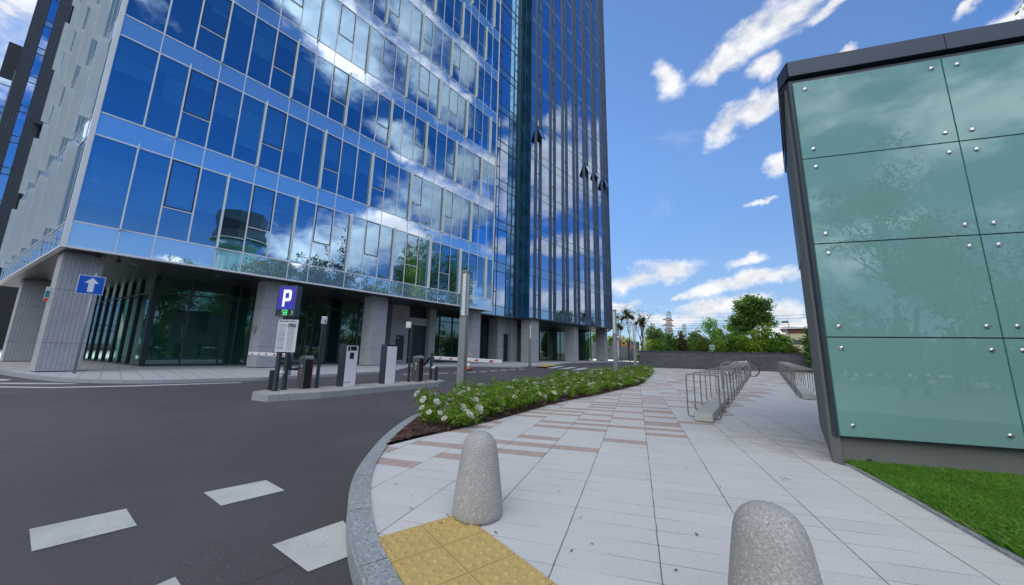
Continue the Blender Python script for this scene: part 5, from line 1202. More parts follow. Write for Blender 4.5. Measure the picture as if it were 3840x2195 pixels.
# small plant sign and pole at the wall
b = G(2676, 1381); h = hz(b, 1293); ps = thing('small_sign', 'small green and white square sign on a thin pole before the grey wall', 'sign', tuple(b))
c = MB(); c.tube([b, b + Z * (h - .05)], .022, STEEL, 8); c.build('pole', ps)
c = MB(); sw = .21; c.obox(b + np.array([-sw, -.03, h - .42]), (2 * sw, 0, 0), (0, .01, 0), (0, 0, .42), pm('sign mint', (.20, .42, .38), .5)); o = c.build('sign_panel', ps)
c = MB()
for i in range(3):
    for j in range(3):
        if (i + j) % 2 == 0: c.obox(b + np.array([-sw + .05 + i * .115, -.034, h - .38 + j * .12]), (.08, 0, 0), (0, .003, 0), (0, 0, .085), BLACK if i == 1 else WHITE)
c.build('sign_pattern', ps)
# priority-road signs beyond
b = G(2340, 1355); rs = thing('road_sign', 'yellow diamond priority sign above a yellow crossroads plate, beyond the road', 'sign', tuple(b)); dd_ = np.hypot(*b[:2])
c = MB(); c.tube([b, b + Z * hz(b, 1266)], .06, pm('teal pole', (.15, .27, .30), .5), 8); c.build('pole', rs)
zc_ = hz(b, 1271.5); s_ = .42; yv = -.1
c = MB(); c.add([b + np.array([x * s_, yv, zc_ - b[2] + z_ * s_ * 1.25]) for x, z_ in ((0, -1), (1, 0), (0, 1), (-1, 0))], [(0, 1, 2, 3)], WHITE); c.add([b + np.array([x * s_ * .55, yv - .01, zc_ + z_ * s_ * .69]) for x, z_ in ((0, -1), (1, 0), (0, 1), (-1, 0))], [(0, 1, 2, 3)], YELS); c.build('diamond_panel', rs)
z0, z1 = hz(b, 1297.5), hz(b, 1282); c = MB(); c.obox(b + np.array([-.36, yv, z0]), (.72, 0, 0), (0, .03, 0), (0, 0, z1 - z0), YELS); c.build('yellow_plate', rs)
c = MB(); c.obox(b + np.array([-.05, yv - .01, z0 + .12]), (.10, 0, 0), (0, .008, 0), (0, 0, (z1 - z0) * .7), BLACK); c.obox(b + np.array([-.22, yv - .012, z0 + (z1 - z0) * .45]), (.44, 0, 0), (0, .008, 0), (0, 0, .10), BLACK); c.build('crossroads_symbol', rs)
#SPLIT3
# ------------------------------------------------------------------ grey block wall
WA, WBp = np.array([9.85, 26.72, 0]), np.array([9.85, 26.72, 0]) + azd(109.9) * 24; wdir = azd(109.9); wn_ = np.cross(wdir, Z)
def blockmat():
    m = bpy.data.materials.new('dark split block'); m.use_nodes = True; t = NT(m.node_tree); b = t.n['Principled BSDF']; oc = t.node('ShaderNodeTexCoord').outputs['Object']
    s = t.vm('DOT_PRODUCT', oc, tuple(wdir)); sz = t.node('ShaderNodeSeparateXYZ', i_0=oc); v = t.node('ShaderNodeCombineXYZ', i_0=s, i_1=sz.outputs[2])
    br = t.node('ShaderNodeTexBrick', i_Scale=1.0); t.l.new(v.outputs[0], br.inputs['Vector']); br.inputs['Brick Width'].default_value = 1.15; br.inputs['Row Height'].default_value = .19; br.inputs['Mortar Size'].default_value = .008
    br.inputs['Color1'].default_value = (.070, .075, .084, 1); br.inputs['Color2'].default_value = (.105, .110, .122, 1); br.inputs['Mortar'].default_value = (.035, .036, .04, 1)
    c = t.mix(t.math('MULTIPLY', t.ramp(t.noise(oc, 5, 5, .7), .4, .7), .4), br.outputs[0], (.15, .155, .165, 1)); t.l.new(c, b.inputs['Base Color']); b.inputs['Roughness'].default_value = .9
    bn = t.node('ShaderNodeBump', i_Strength=.6, i_Distance=.03, i_Height=t.noise(oc, 30, 4)); t.l.new(bn.outputs[0], b.inputs['Normal']); return m
wl = thing('block_wall', 'low dark grey block wall closing the plaza in front of the shrubs', 'wall', tuple((WA + WBp) / 2))
c = MB(); c.obox(WA, wdir * 24, -wn_ * .28, (0, 0, 1.20), blockmat()); c.obox(WA + wdir * .0 - Z * .3, wdir * 24, -wn_ * .27, (0, 0, .3), blockmat()); c.build('wall_body', wl)
c = MB(); c.obox(WA + wn_ * .04 - wdir * .03 + Z * 1.203, wdir * 24.1, -wn_ * .36, (0, 0, .07), FASC); c.build('coping', wl)
c = MB(); c.obox(WA + wdir * .002 - wn_ * .0, -wdir * .002, -wn_ * .28, (0, 0, 1.2), GREYW); c.build('end_face', wl)

# ------------------------------------------------------------------ trees, shrubs, roses
def leaf_cloud(lobes, nclump, per, size, csig, aspect=.5, seed=1, shell=.55, droop=0.0):
    g = np.random.default_rng(seed); L = np.array(lobes, float); vol = L[:, 3] * L[:, 4] * L[:, 5]; pick = g.choice(len(L), nclump, p=vol / vol.sum())
    d = g.normal(size=(nclump, 3)); d /= np.linalg.norm(d, axis=1)[:, None]; r = shell + (1 - shell) * g.random(nclump); inner = g.random(nclump) < .25; r[inner] = g.random(inner.sum()) * shell
    r *= 1 + .12 * g.normal(size=nclump)
    cc = L[pick, :3] + d * r[:, None] * L[pick, 3:6]
    C_ = np.repeat(cc, per, axis=0); n = len(C_); P = C_ + g.normal(size=(n, 3)) * csig * np.array([1, 1, .7]); P[:, 2] -= np.abs(g.normal(size=n)) * droop
    a = g.normal(size=(n, 3)); a /= np.linalg.norm(a, axis=1)[:, None]; b = g.normal(size=(n, 3)); b -= (b * a).sum(1)[:, None] * a; b /= np.linalg.norm(b, axis=1)[:, None]
    sz = size * (.6 + .8 * g.random(n)); A = a * sz[:, None]; B = b * (sz * aspect)[:, None]
    V = np.stack([P - A, P - B * .9 + A * .1, P + A, P + B * .9 + A * .1], axis=1).reshape(-1, 3); F = np.arange(4 * n).reshape(-1, 4); return V, F, cc
LM = {'mid': leafmat('mid green leaves', (.10, .25, .024), (.21, .42, .040), None, .55, .35), 'dark': leafmat('dark green leaves', (.060, .16, .024), (.14, .29, .036), None, .55, .3),
      'yel': leafmat('yellow green leaves', (.20, .34, .024), (.36, .52, .040), (.30, .16, .04), .55, .4), 'pale': leafmat('pale loose leaves', (.14, .23, .045), (.27, .36, .070), (.30, .25, .10), .55, .4),
      'far': leafmat('far leaves', (.075, .15, .04), (.14, .24, .06), None, .7, .3), 'red': leafmat('reddish leaves', (.06, .07, .02), (.16, .08, .03), None, .6, .3), 'misl': leafmat('mistletoe leaves', (.035, .055, .018), (.07, .09, .025), None, .6, .2)}
def tree(name, label, cat, base, lobes, nclump, per, size, csig, mat, trunk_r=.12, group=None, seed=1, aspect=.5, limbs=14, shell=.55, z0=-.16, droop=0.0, multi=1):
    t = thing(name, label, cat, (base[0], base[1], z0), random.uniform(0, 6.28) * 0, group)
    V, F, cc = leaf_cloud(lobes, nclump, per, size, csig, aspect, seed, shell, droop)
    fastmesh('foliage', V, F, [LM[mat]], t)
    g = random.Random(seed); c = MB(); zt = max(l[2] for l in lobes); zlow = min(l[2] - l[5] for l in lobes)
    cx = sum(l[0] for l in lobes) / len(lobes); cy = sum(l[1] for l in lobes) / len(lobes)
    for s_ in range(multi):
        ox, oy = (g.uniform(-.3, .3), g.uniform(-.3, .3)) if multi > 1 else (0, 0)
        fork = np.array([ox + (cx) * .5, oy + cy * .5, max(zlow, .15 * zt) + (zt - zlow) * .15])
        c.tube([(ox, oy, 0), fork * [.5, .5, .55], fork], [trunk_r, trunk_r * .85, trunk_r * .7], BARK, 8)
        for q in range(limbs // multi):
            e = cc[g.randrange(len(cc))]; m_ = fork * .5 + e * .5 + np.array([g.uniform(-.2, .2), g.uniform(-.2, .2), g.uniform(.0, .3)]) * trunk_r * 6; c.tube([fork + (np.array([0, 0, (e[2] - fork[2]) * .25]) if e[2] > fork[2] else 0), m_, e], [trunk_r * .5, trunk_r * .3, trunk_r * .1], BARK, 5)
    c.build('trunk', t, local=True); return t
def at(px, dist, z=0.0):
    d = ray(px, 1300); h = math.hypot(d[0], d[1]); return np.array([d[0] / h * dist, d[1] / h * dist, z])
def mpx(px, dist):                   # metres per photo pixel across the view at that place
    a, b = at(px - 5, dist), at(px + 5, dist); return np.linalg.norm(a - b) / 10
def shrub(px, dist, ytop, hw, mat, label, seed, ybot=1345, lob=3, dens=1.0, leaf=.10, cat='shrub', name='shrub', group=None, taper=.8):
    b = at(px, dist); zt = hz(b, ytop) + .16; w = mpx(px, dist) * hw; g = random.Random(seed)
    lobes = [(0, 0, zt * .5, w * .85, w * .8, zt * .47)]
    for i in range(lob): a = g.uniform(0, 6.28); lobes.append((math.cos(a) * w * .45, math.sin(a) * w * .45, zt * g.uniform(.35, .78), w * g.uniform(.35, .6), w * .5, zt * g.uniform(.18, .30)))
    n = int(260 * dens * (zt / 4) * (w / 2) ** 1.2) + 60
    return tree(name, label, cat, b, lobes, n, 24, leaf, .22 * (w / 2) ** .4, mat, .06 + .02 * w, group, seed, .55, 10)
shrub(2470, 33, 1262, 42, 'mid', 'dense mid green shrub behind the left part of the grey wall', 21)
shrub(2425, 48, 1268, 34, 'yel', 'light green bush behind the dark capped light column', 22)
shrub(2535, 34, 1256, 46, 'dark', 'dark green bushy shrub in front of the red and white pylon', 23, dens=1.2)
shrub(2590, 40, 1268, 30, 'mid', 'low green shrub right of the pylon', 24)
shrub(2640, 36, 1250, 42, 'pale', 'pale loose shrub above the small green sign', 25, dens=.7)
shrub(2705, 38, 1262, 40, 'yel', 'yellowish shrub between the small sign and the dense bushes', 26, dens=.8)
shrub(2755, 33, 1232, 52, 'mid', 'tall dense green shrub behind the bicycle saddle', 27, dens=1.2)
shrub(2815, 31, 1245, 46, 'yel', 'bright yellow green shrub behind the bicycle', 28, dens=1.2)
shrub(2868, 33, 1208, 50, 'yel', 'tall yellow green shrub under the right half of the big tree', 29, dens=1.1)
shrub(2920, 32, 1235, 50, 'mid', 'wide green shrub left of the cream building', 30, dens=1.1)
shrub(2968, 31, 1290, 34, 'pale', 'thin leafy shrub in front of the cream building wall', 31, dens=.45)
shrub(3048, 30, 1212, 38, 'dark', 'dark leafy tree peeking out left of the pavilion side wall', 32, dens=1.0, cat='tree', name='small_tree')
shrub(3010, 33, 1318, 40, 'mid', 'low shrub along the wall below the cream building window', 33, dens=.8)
shrub(2560, 30.5, 1230, 14, 'red', 'thin reddish sapling right of the pylon foot', 34, dens=.6, lob=2)
shrub(2460, 60, 1232, 46, 'far', 'round distant tree behind the railway mast', 35, dens=.8, leaf=.16, cat='tree', name='distant_tree')
shrub(2500, 64, 1246, 34, 'far', 'distant tree left of the pylon', 36, dens=.8, leaf=.16, cat='tree', name='distant_tree')
shrub(2605, 70, 1232, 34, 'far', 'distant tree right of the grey lattice mast', 37, dens=.8, leaf=.18, cat='tree', name='distant_tree')
shrub(2700, 60, 1228, 34, 'far', 'distant tree left of the big tree', 38, dens=.8, leaf=.16, cat='tree', name='distant_tree')
shrub(2300, 62, 1255, 26, 'mid', 'green bush above the container beside the last concrete column', 39, dens=.9, leaf=.14)
shrub(2345, 66, 1262, 40, 'yel', 'light green bushes behind the mistletoe trees', 40, dens=.9, leaf=.14)
shrub(2245, 70, 1240, 40, 'mid', 'green tree seen through the gap between the tower columns', 41, dens=.9, leaf=.16, cat='tree', name='distant_tree')
shrub(2392, 56, 1322, 16, 'mid', 'small clipped bush at the left end of the grey wall', 42, dens=.9)
# sapling
b = at(2668, 42); zt = hz(b, 1187) + .16
tree('sapling', 'slender young tree rising above the shrubs left of the big tree', 'tree', b, [(0, 0, zt * .80, .75, .75, zt * .18), (.5, 0, zt * .62, .6, .6, zt * .12), (-.4, 0, zt * .48, .5, .5, zt * .1)], 70, 14, .11, .2, 'mid', .05, None, 51, .5, 14)
# big tree
b = at(2833, 52); k = mpx(2833, 52); zt = hz(b, 1104) + .16; ax = np.array([b[1], -b[0]]) / math.hypot(b[0], b[1])
def lb(dx, y, rx, ry): cz_ = hz(b, y) + .16; return (ax[0] * dx * k, ax[1] * dx * k, cz_, rx * k, rx * k * .8, ry * k * 1.02)
tree('tall_tree', 'tall broad crowned tree standing above the shrubs, right of centre', 'tree', b, [lb(0, 1150, 50, 42), lb(-38, 1145, 28, 24), lb(45, 1150, 26, 26), lb(40, 1185, 30, 22), lb(-30, 1190, 36, 26), lb(-68, 1200, 24, 20), lb(-80, 1228, 26, 18), lb(-45, 1235, 40, 26), lb(10, 1205, 40, 22), lb(66, 1212, 22, 14)], 620, 26, .14, .30, 'dark', .28, None, 52, .5, 80, .72)
# mistletoe trees
def mistle(px, dist, ytop, hw, label, seed):
    b = at(px, dist); H = hz(b, ytop) + .16; w = mpx(px, dist) * hw; t = thing('mistletoe_tree', label, 'tree', (b[0], b[1], -.16)); g = random.Random(seed); c = MB(); tips = []
    def br(p, d, L, r, dep):
        q = p + d * L; c.tube([p, (p + q) / 2 + np.array([g.uniform(-.1, .1), g.uniform(-.1, .1), 0]) * L * .4, q], [r, r * .8, r * .6], BARK, 5)
        if dep == 0: tips.append(q); return
        for _ in range(3 if dep > 1 else 4):
            e = d + np.array([g.uniform(-.5, .5), g.uniform(-.5, .5), g.uniform(.1, .6)]); e /= np.linalg.norm(e); br(q, e, L * g.uniform(.62, .9), r * .58, dep - 1)
    br(np.zeros(3), np.array([g.uniform(-.08, .08), 0, 1.0]), H * .30, .12, 4)
    c.build('trunk', t, local=True); T = np.array(tips); sc_ = np.array([w / max(.1, np.abs(T[:, :2]).max()), w / max(.1, np.abs(T[:, :2]).max()), H / T[:, 2].max()])
    for o in t.children: o.scale = tuple(sc_)
    T = T * sc_; gg = np.random.default_rng(seed); P = np.repeat(T, 5, axis=0) + gg.normal(size=(len(T) * 5, 3)) * .3; n = len(P); a = gg.normal(size=(n, 3)) * .05; b_ = gg.normal(size=(n, 3)) * .035
    fastmesh('foliage', np.stack([P - a, P - b_, P + a, P + b_], 1).reshape(-1, 3), np.arange(4 * n).reshape(-1, 4), [LM['pale']], t)
    for _ in range(9):
        q = T[g.randrange(len(T))]; V, F, _c = leaf_cloud([(0, 0, 0, .21, .21, .21)], 40, 8, .07, .05, .4, g.randrange(999), .5); o = fastmesh('mistletoe', V, F, [LM['misl']], t); o.location = tuple(q * [.92, .92, .97])
mistle(2362, 44, 1160, 26, 'central bare looking tree carrying dark mistletoe balls', 61)
mistle(2405, 46, 1163, 42, 'widest mistletoe tree, right of the central one', 62)
mistle(2328, 48, 1176, 18, 'thin mistletoe tree just right of the big light column', 63)

# rose bushes
RL = leafmat('rose leaves', (.09, .25, .016), (.34, .56, .045), (.34, .14, .04), .5, .35); RW = leafmat('rose petals', (.80, .80, .74), (.88, .87, .82), (.80, .66, .48), .6, .25)
def rosette(seed):
    g = np.random.default_rng(seed); V = []; F = []
    for ring, (n, r, z, s, up) in enumerate(((7, .021, .0, .015, .25), (6, .013, .006, .012, .7), (4, .006, .012, .008, 1.3))):
        for k in range(n):
            a = 6.283 * (k + .5 * ring) / n + g.uniform(-.2, .2); o = np.array([math.cos(a), math.sin(a), 0]); t_ = np.array([-math.sin(a), math.cos(a), 0]); c_ = o * r + Z * z; u = o * math.cos(up) + Z * math.sin(up); b = len(V)
            V += [c_ - u * s * .8, c_ - t_ * s, c_ + u * s, c_ + t_ * s]; F.append((b, b + 1, b + 2, b + 3))
    V += [(.012 * math.cos(a), .012 * math.sin(a), -.004 + .001 * i) for i, a in enumerate(np.linspace(0, 6.283, 5)[:-1])]; F.append(tuple(range(len(V) - 4, len(V)))); return V, F
protos = []
for s_ in range(6):
    g = random.Random(s_); t = thing('rose_bush', 'white flowering rose bush in the long bed beside the road', 'rose bush', (0, 0, 0), 0, 'rose bushes in the bed')
    H = .32; V, F, cc = leaf_cloud([(0, 0, H * .55, .18, .18, H * .40), (.11, .05, H * .9, .09, .09, H * .26), (-.09, -.08, H * .8, .11, .11, H * .30), (-.03, .13, H * .5, .13, .13, H * .32)], 58, 22, .0155, .036, .62, 70 + s_, .5)
    fastmesh('foliage', V, F, [RL], t)
    c = MB()
    for q in range(9): e = cc[g.randrange(len(cc))]; c.tube([(g.uniform(-.04, .04), g.uniform(-.04, .04), 0), e * [.5, .5, .6], e * 1.05], [.004, .003, .002], pm('rose stem', (.10, .14, .03), .7), 4)
    for q in range(4):
        a = g.uniform(0, 6.28); e = np.array([math.cos(a) * g.uniform(.08, .2), math.sin(a) * g.uniform(.08, .2), H * g.uniform(1.05, 1.35)]); c.tube([e * [.4, .4, .5], e], [.003, .002], pm('rose stem', (.10, .14, .03), .7), 4)
    c.build('stems', t, local=True)
    outer = sorted(range(len(cc)), key=lambda i: -(np.linalg.norm(cc[i] * [1.2, 1.2, .9])))[:34]
    nb_ = g.choice((3, 4, 5, 7))
    for q in range(nb_):
        ctr = cc[outer[g.randrange(len(outer))]]
        for w_ in range(g.choice((1, 1, 2))):
            V, F = rosette(s_ * 40 + q * 3 + w_); V = np.array(V) * (1.25 + g.random() * .45); n_ = ctr * [1, 1, .3] + np.array([0, 0, .12]); n_ = n_ / np.linalg.norm(n_); rm = np.array(Vector(n_).to_track_quat('Z', 'Y').to_matrix()); V = V @ rm.T
            F4 = np.array(F); o = fastmesh('blossom', V, F4, [RW], t); o.location = tuple(ctr * 1.08 + np.array([g.uniform(-.025, .025), g.uniform(-.025, .025), .01]))
    protos.append(t)
tip = np.array(BED[0]); pts = []; g = random.Random(5)
for _ in range(26000):
    yy = min(by) + g.random() ** 1.3 * (max(by) - min(by)); xx = g.uniform(min(bx), max(bx))
    if not in_poly(xx, yy, BED): continue
    dtip = math.hypot(xx - tip[0], yy - tip[1])
    if dtip < .85: continue
    ms = .27 + .012 * dtip
    if any((xx - a) ** 2 + (yy - b) ** 2 < ms * ms for a, b in pts): continue
    de = min(math.hypot(xx - q[0], yy - q[1]) for q in BEDP)
    if de < .10 + (.06 if g.random() < .4 else 0): continue
    if min(math.hypot(xx - q[0], yy - q[1]) for q in BEDR) < .13: continue
    pts.append((xx, yy))
pts = sorted(pts, key=lambda p: p[1])[:170]
used = set()
def rose_label(xx, yy):
    dt = math.hypot(xx - tip[0], yy - tip[1]); side = 'slab side' if min(math.hypot(xx - q[0], yy - q[1]) for q in BEDP) < min(math.hypot(xx - q[0], yy - q[1]) for q in BEDR) else 'road side'
    seg_ = ('at the mulched tip of the bed', 'beside the nearest light column', 'just beyond the nearest light column', 'in the middle of the long bed', 'near the light column with the notice', 'at the far rounded end of the bed')[min(5, int((max(0, dt - .8) / 18.0) ** .62 * 6))]
    return 'white flowering rose bush ' + seg_ + ', on its ' + side
for i, (xx, yy) in enumerate(pts):
    k = g.randrange(6); sc_ = g.uniform(.80, 1.1); hgt = sc_ * g.uniform(.72, 1.25)
    if k in used: copy_tree(protos[k], (xx, yy, .01), g.uniform(0, 6.28), label=rose_label(xx, yy), scale=(sc_, sc_, hgt))
    else: used.add(k); o = protos[k]; o['label'] = rose_label(xx, yy); o.location = (xx, yy, .01); o.rotation_euler = (0, 0, g.uniform(0, 6.28)); o.scale = (sc_, sc_, hgt)

# ------------------------------------------------------------------ beyond the wall: container, masts, pylons, house, wires
cb = at(2275, 62); ce = at(2368, 58); cd_ = (ce - cb); cl_ = np.linalg.norm(cd_); cd_ /= cl_; cnn = np.cross(cd_, Z)
c0_ = cb - cd_ * 9; ctop = hz(at(2320, 60), 1281.5)
ct = thing('shipping_container', 'long grey corrugated container wall beyond the road, painted at its right end', 'container', tuple(cb))
CM = pm('container grey', (.16, .165, .19), .6, .1, var=.1, vscale=.8); c = MB(); n = int((cl_ + 3) / .35)
zz_ = []; L_ = cl_ + 6.6
for i in range(int(L_ / .30)):
    o_ = .06 if i % 2 else 0; zz_.append(c0_ + cd_ * (i * .30 + 2) + cnn * o_); zz_.append(c0_ + cd_ * (i * .30 + .20 + 2) + cnn * o_)
for a, b_ in zip(zz_[:-1], zz_[1:]): c.add([a - Z * .1, b_ - Z * .1, b_ + Z * ctop, a + Z * ctop], [(0, 1, 2, 3)], CM)
c.obox(c0_ + cd_ * 2 - cnn * 2.4, cd_ * (L_ - .2), cnn * 2.3, (0, 0, ctop), CM); c.build('corrugated_side', ct)
c = MB(); c.obox(c0_ + cd_ * 2 + cnn * .0 + Z * (ctop), cd_ * L_, cnn * .10, (0, 0, .12), MULL); c.build('top_rail', ct)
def grafm():
    m = bpy.data.materials.new('painted mural'); m.use_nodes = True; t = NT(m.node_tree); b = t.n['Principled BSDF']; oc = t.node('ShaderNodeTexCoord').outputs['Object']
    k1 = t.ramp(t.noise(oc, .9, 2.0, .5, 1.5), .49, .52); k2 = t.ramp(t.noise(t.vm('ADD', oc, (5, 3, 1)), 1.1, 2.0, .5, 1.5), .52, .55)
    c = t.mix(k1, (.03, .16, .24, 1), (.62, .20, .04, 1)); c = t.mix(k2, c, (.04, .10, .16, 1)); t.l.new(c, b.inputs['Base Color']); return m
c = MB(); e_ = at(2366, 57.8); c.obox(e_, (at(2382, 58.6) - e_), (0, 3, 0), (0, 0, ctop * .98), grafm()); c.build('painted_end', ct)
fs_ = MB(); q = [at(2338, 49.6), at(2440, 44), at(2445, 47), at(2400, 52), at(2330, 55)]; fs_.add([(p[0], p[1], -.03) for p in q], [tuple(range(5))], PAVE2); tag(fs_.build('far_pavement'), kind='structure')
def mast(px, dist, ytop, r, label, arms=(), mat=None, name='railway_mast'):
    b = at(px, dist, -.16); h = hz(b, ytop); t = thing(name, label, 'mast', tuple(b)); mt = mat or pm('mast grey', (.20, .21, .22), .7)
    c = MB(); c.tube([b, b + Z * (h + .16)], [r, r * .8], mt, 6); c.build('pole', t)
    for (dx, y1, y2) in arms:
        c = MB(); e = np.array([1.0, 0, 0]) * mpx(px, dist) * dx; c.tube([b * [1, 1, 0] + Z * hz(b, y1), b * [1, 1, 0] + e + Z * hz(b, y2)], r * .4, mt, 5); c.build('bracket', t)
    return t
mast(2445, 75, 1211, .20, 'railway mast with bracket arms standing above the left shrubs', ((16, 1215, 1217), (14, 1232, 1217), (12, 1240, 1220)))
mast(2411, 80, 1222, .18, 'thinner railway mast behind the two slim light columns', ((14, 1224, 1226),))
mast(2613, 85, 1230, .22, 'pale railway mast between the pylon and the sapling')
mast(2835, 60, 1207, .16, 'pale pole in front of the big tree', (), pm('pole pale', (.50, .50, .48), .7))
mast(2711, 60, 1262, .12, 'short pale pole among the yellowish shrubs', (), pm('pole pale', (.50, .50, .48), .7))
t_ = mast(2317, 55, 1232, .10, 'red and white striped crossing signal pole beside the big light column', (), WHITE, 'crossing_signal')
b = at(2317, 55); 
for i in range(5): c = MB(); z_ = hz(b, 1236 + i * 6); c.obox(b + np.array([-.25, -.08, z_]), (.5, 0, 0), (0, .04, 0), (0, 0, .13), BLACK); c.build('ladder_rung', t_)
c = MB(); c.box(b, .35, .3, hz(b, 1276), hz(b, 1268), RED); c.build('signal_light', t_)
def lattice(px, dist, ybase, ytop, wb, wt, label, mats_, arms=(), name='pylon', bays=9):
    b = at(px, dist, 0); z0, z1 = -.16, hz(b, ytop); t = thing(name, label, 'pylon', (b[0], b[1], z0)); r = .026 * dist / 100
    def leg(i, z): f = (z - z0) / (z1 - z0); w = wb + (wt - wb) * f; return b + np.array([(-1, 1, 1, -1)[i] * w / 2, (-1, -1, 1, 1)[i] * w / 2, z])
    for k_ in range(2):
        c = MB()
        for q in range(bays):
            if q % 2 != k_: continue
            za, zb_ = z0 + (z1 - z0) * q / bays, z0 + (z1 - z0) * (q + 1) / bays
            for i in range(4):
                j = (i + 1) % 4; c.tube([leg(i, za), leg(i, zb_)], r * 1.5, mats_[k_], 4); c.tube([leg(i, za), leg(j, zb_)], r, mats_[k_], 4); c.tube([leg(j, za), leg(i, zb_)], r, mats_[k_], 4); c.tube([leg(i, zb_), leg(j, zb_)], r, mats_[k_], 4)
        c.build('lattice_section', t)
    for (y, hwp) in arms:
        c = MB(); z_ = hz(b, y); L_ = mpx(px, dist) * hwp; c.tube([b + np.array([-L_, 0, z_]), b + np.array([0, 0, z_ + .5]), b + np.array([L_, 0, z_ - .2])], .12, mats_[-1] if len(mats_) > 2 else DARKM, 5); c.tube([b + np.array([-L_, 0, z_]), b + np.array([L_, 0, z_ - .2])], .08, DARKM, 5); c.build('cross_arm', t)
    return t
REDP = pm('pylon red', (.30, .07, .05), .7); WHP = pm('pylon white', (.42, .34, .33), .7); GRP = pm('pylon grey', (.30, .32, .34), .7)
lattice(2511, 110, 0, 1199, 2.3, .9, 'red and white lattice pylon with three pairs of arms', (REDP, WHP), ((1200, 22), (1221, 26), (1239, 20)), bays=13)
lattice(2515, 140, 0, 1171, 1.6, 1.2, 'grey lattice pylon just behind the red and white one', (GRP, GRP), ((1172, 5),), bays=16)
lattice(2570, 95, 0, 1215, .9, .6, 'narrow grey lattice mast right of the red and white pylon', (GRP, GRP), (), 'lattice_mast', 12)
wt_ = thing('overhead_wires', 'thin overhead wires crossing the sky behind the trees', 'wires', tuple(at(2600, 112)))
for i, (ya, yb, da, db, xa, xb) in enumerate(((1193, 1178, 112, 70, 2430, 3090), (1204, 1190, 112, 72, 2440, 3090), (1221, 1214, 112, 90, 2300, 3090), (1229, 1226, 100, 90, 2300, 3090), (1214, 1206, 120, 100, 2300, 3090), (1240, 1236, 90, 80, 2300, 3090))):
    a, b_ = at(xa, da), at(xb, db); za, zb_ = hz(a, ya), hz(b_, yb); ptsw = []
    for u in np.linspace(0, 1, 13): p = a * (1 - u) + b_ * u; p[2] = za * (1 - u) + zb_ * u - 1.0 * 4 * u * (1 - u) * .25; ptsw.append(p)
    c = MB(); c.tube(ptsw, .028, DARKM, 4); c.build('wire', wt_)
# cream house
hb = at(2992, 88); hn = hb * [1, 1, 0] / np.linalg.norm(hb[:2]); hx = np.array([hn[1], -hn[0], 0])
CREAM = pm('cream render', (.62, .56, .40), .85, var=.05); ho = thing('cream_house', 'cream rendered building with a dark window and a brown upper storey', 'building', tuple(hb))
mp_ = mpx(2992, 88); z1 = hz(hb, 1252); z2 = hz(hb, 1233); z3 = hz(hb, 1216)
c = MB(); c.obox(hb - hx * 60 * mp_ + Z * -.16, hx * 130 * mp_, hn * 14, (0, 0, z1 + .16), CREAM); c.build('wall', ho)
c = MB(); c.obox(hb - hx * 32 * mp_ + hn * .6 + Z * z1, hx * 80 * mp_, hn * 10, (0, 0, z2 - z1), pm('brown cladding', (.20, .07, .05), .7, var=.2, vscale=2)); c.obox(hb - hx * 42 * mp_ + hn * .6 + Z * z1, hx * 9.5 * mp_, hn * 9, (0, 0, z2 - z1), pm('pale grey cladding', (.45, .45, .47), .7)); c.build('upper_storey', ho)
c = MB(); a = hb - hx * 62 * mp_ + Z * (z2 + .02); q = [a, a + hx * 130 * mp_, a + hx * 130 * mp_ + hn * 14, a + hn * 14]; rp_ = a + hx * 14 * mp_ + hn * 6 + Z * (z3 - z2); rq = rp_ + hx * 20 * mp_
c.add(q + [rp_, rq], [(0, 1, 5, 4), (1, 2, 5), (2, 3, 4, 5), (3, 0, 4)], pm('roof grey', (.20, .21, .23), .8)); c.build('roof', ho)
zc1, zc0 = hz(hb, 1275.5), hz(hb, 1291.5); c = MB(); c.obox(hb - hx * 15 * mp_ - hn * .08 + Z * zc0, hx * 34 * mp_, hn * .1, (0, 0, zc1 - zc0), BLACK); wo = c.build('window', ho)
c = MB(); 
for q in (-15, -5, 6): c.obox(hb - hx * -q * mp_ - hn * .16 + Z * (zc0 + .1) + hx * 1.5 * mp_, hx * 7 * mp_, hn * .05, (0, 0, zc1 - zc0 - .2), pm('window grey', (.16, .17, .18), .3))
c.build('pane', wo)
c = MB(); c.obox(hb - hx * 50 * mp_ - hn * 2 + Z * hz(hb, 1213), hx * 26 * mp_, hn * .3, (0, 0, .35), GREENP); c.obox(hb - hx * 26 * mp_ - hn * 2 + Z * hz(hb, 1213), hx * 2 * mp_, hn * .3, (0, 0, -6), GREENP); c.build('roof_gantry', ho)

# ------------------------------------------------------------------ what the glass reflects: street trees and a tower beyond, behind the camera
VC = -N * 0 + (CAMO + 2 * D0 * N * 1.0) * [1, 1, 0]       # mirrored viewpoint
def rp(az, s): return VC + azd(az) * s
def bigtree(p, h, r, mat, label, seed, name='street_tree', con=False, leaf=.17, ncl=260):
    if con: lobes = [(0, 0, h * f, r * (1.05 - f), r * (1.05 - f), h * .13) for f in (.2, .35, .5, .65, .8, .92)]
    else:
        g = random.Random(seed); lobes = [(0, 0, h * .62, r * .8, r * .8, h * .34)] + [(g.uniform(-.5, .5) * r, g.uniform(-.5, .5) * r, h * g.uniform(.35, .8), r * .5, r * .5, h * .16) for _ in range(5)]
    return tree(name, label, 'tree', p, lobes, ncl, 22, leaf, .32, mat, .16, None, seed, .5, 16)
def rtree(px, ytop, s_, r, mat, label, seed, name='street_tree', con=False, ncl=300):
    d = mirror(ray(px, ytop), N); hl = math.hypot(d[0], d[1]); p = VC + np.array([d[0] / hl, d[1] / hl, 0]) * s_; h = 1.0 + s_ * d[2] / hl
    bigtree(np.array([p[0], p[1], 0]), h + .16, r, mat, label, seed, name, con, .17, ncl)
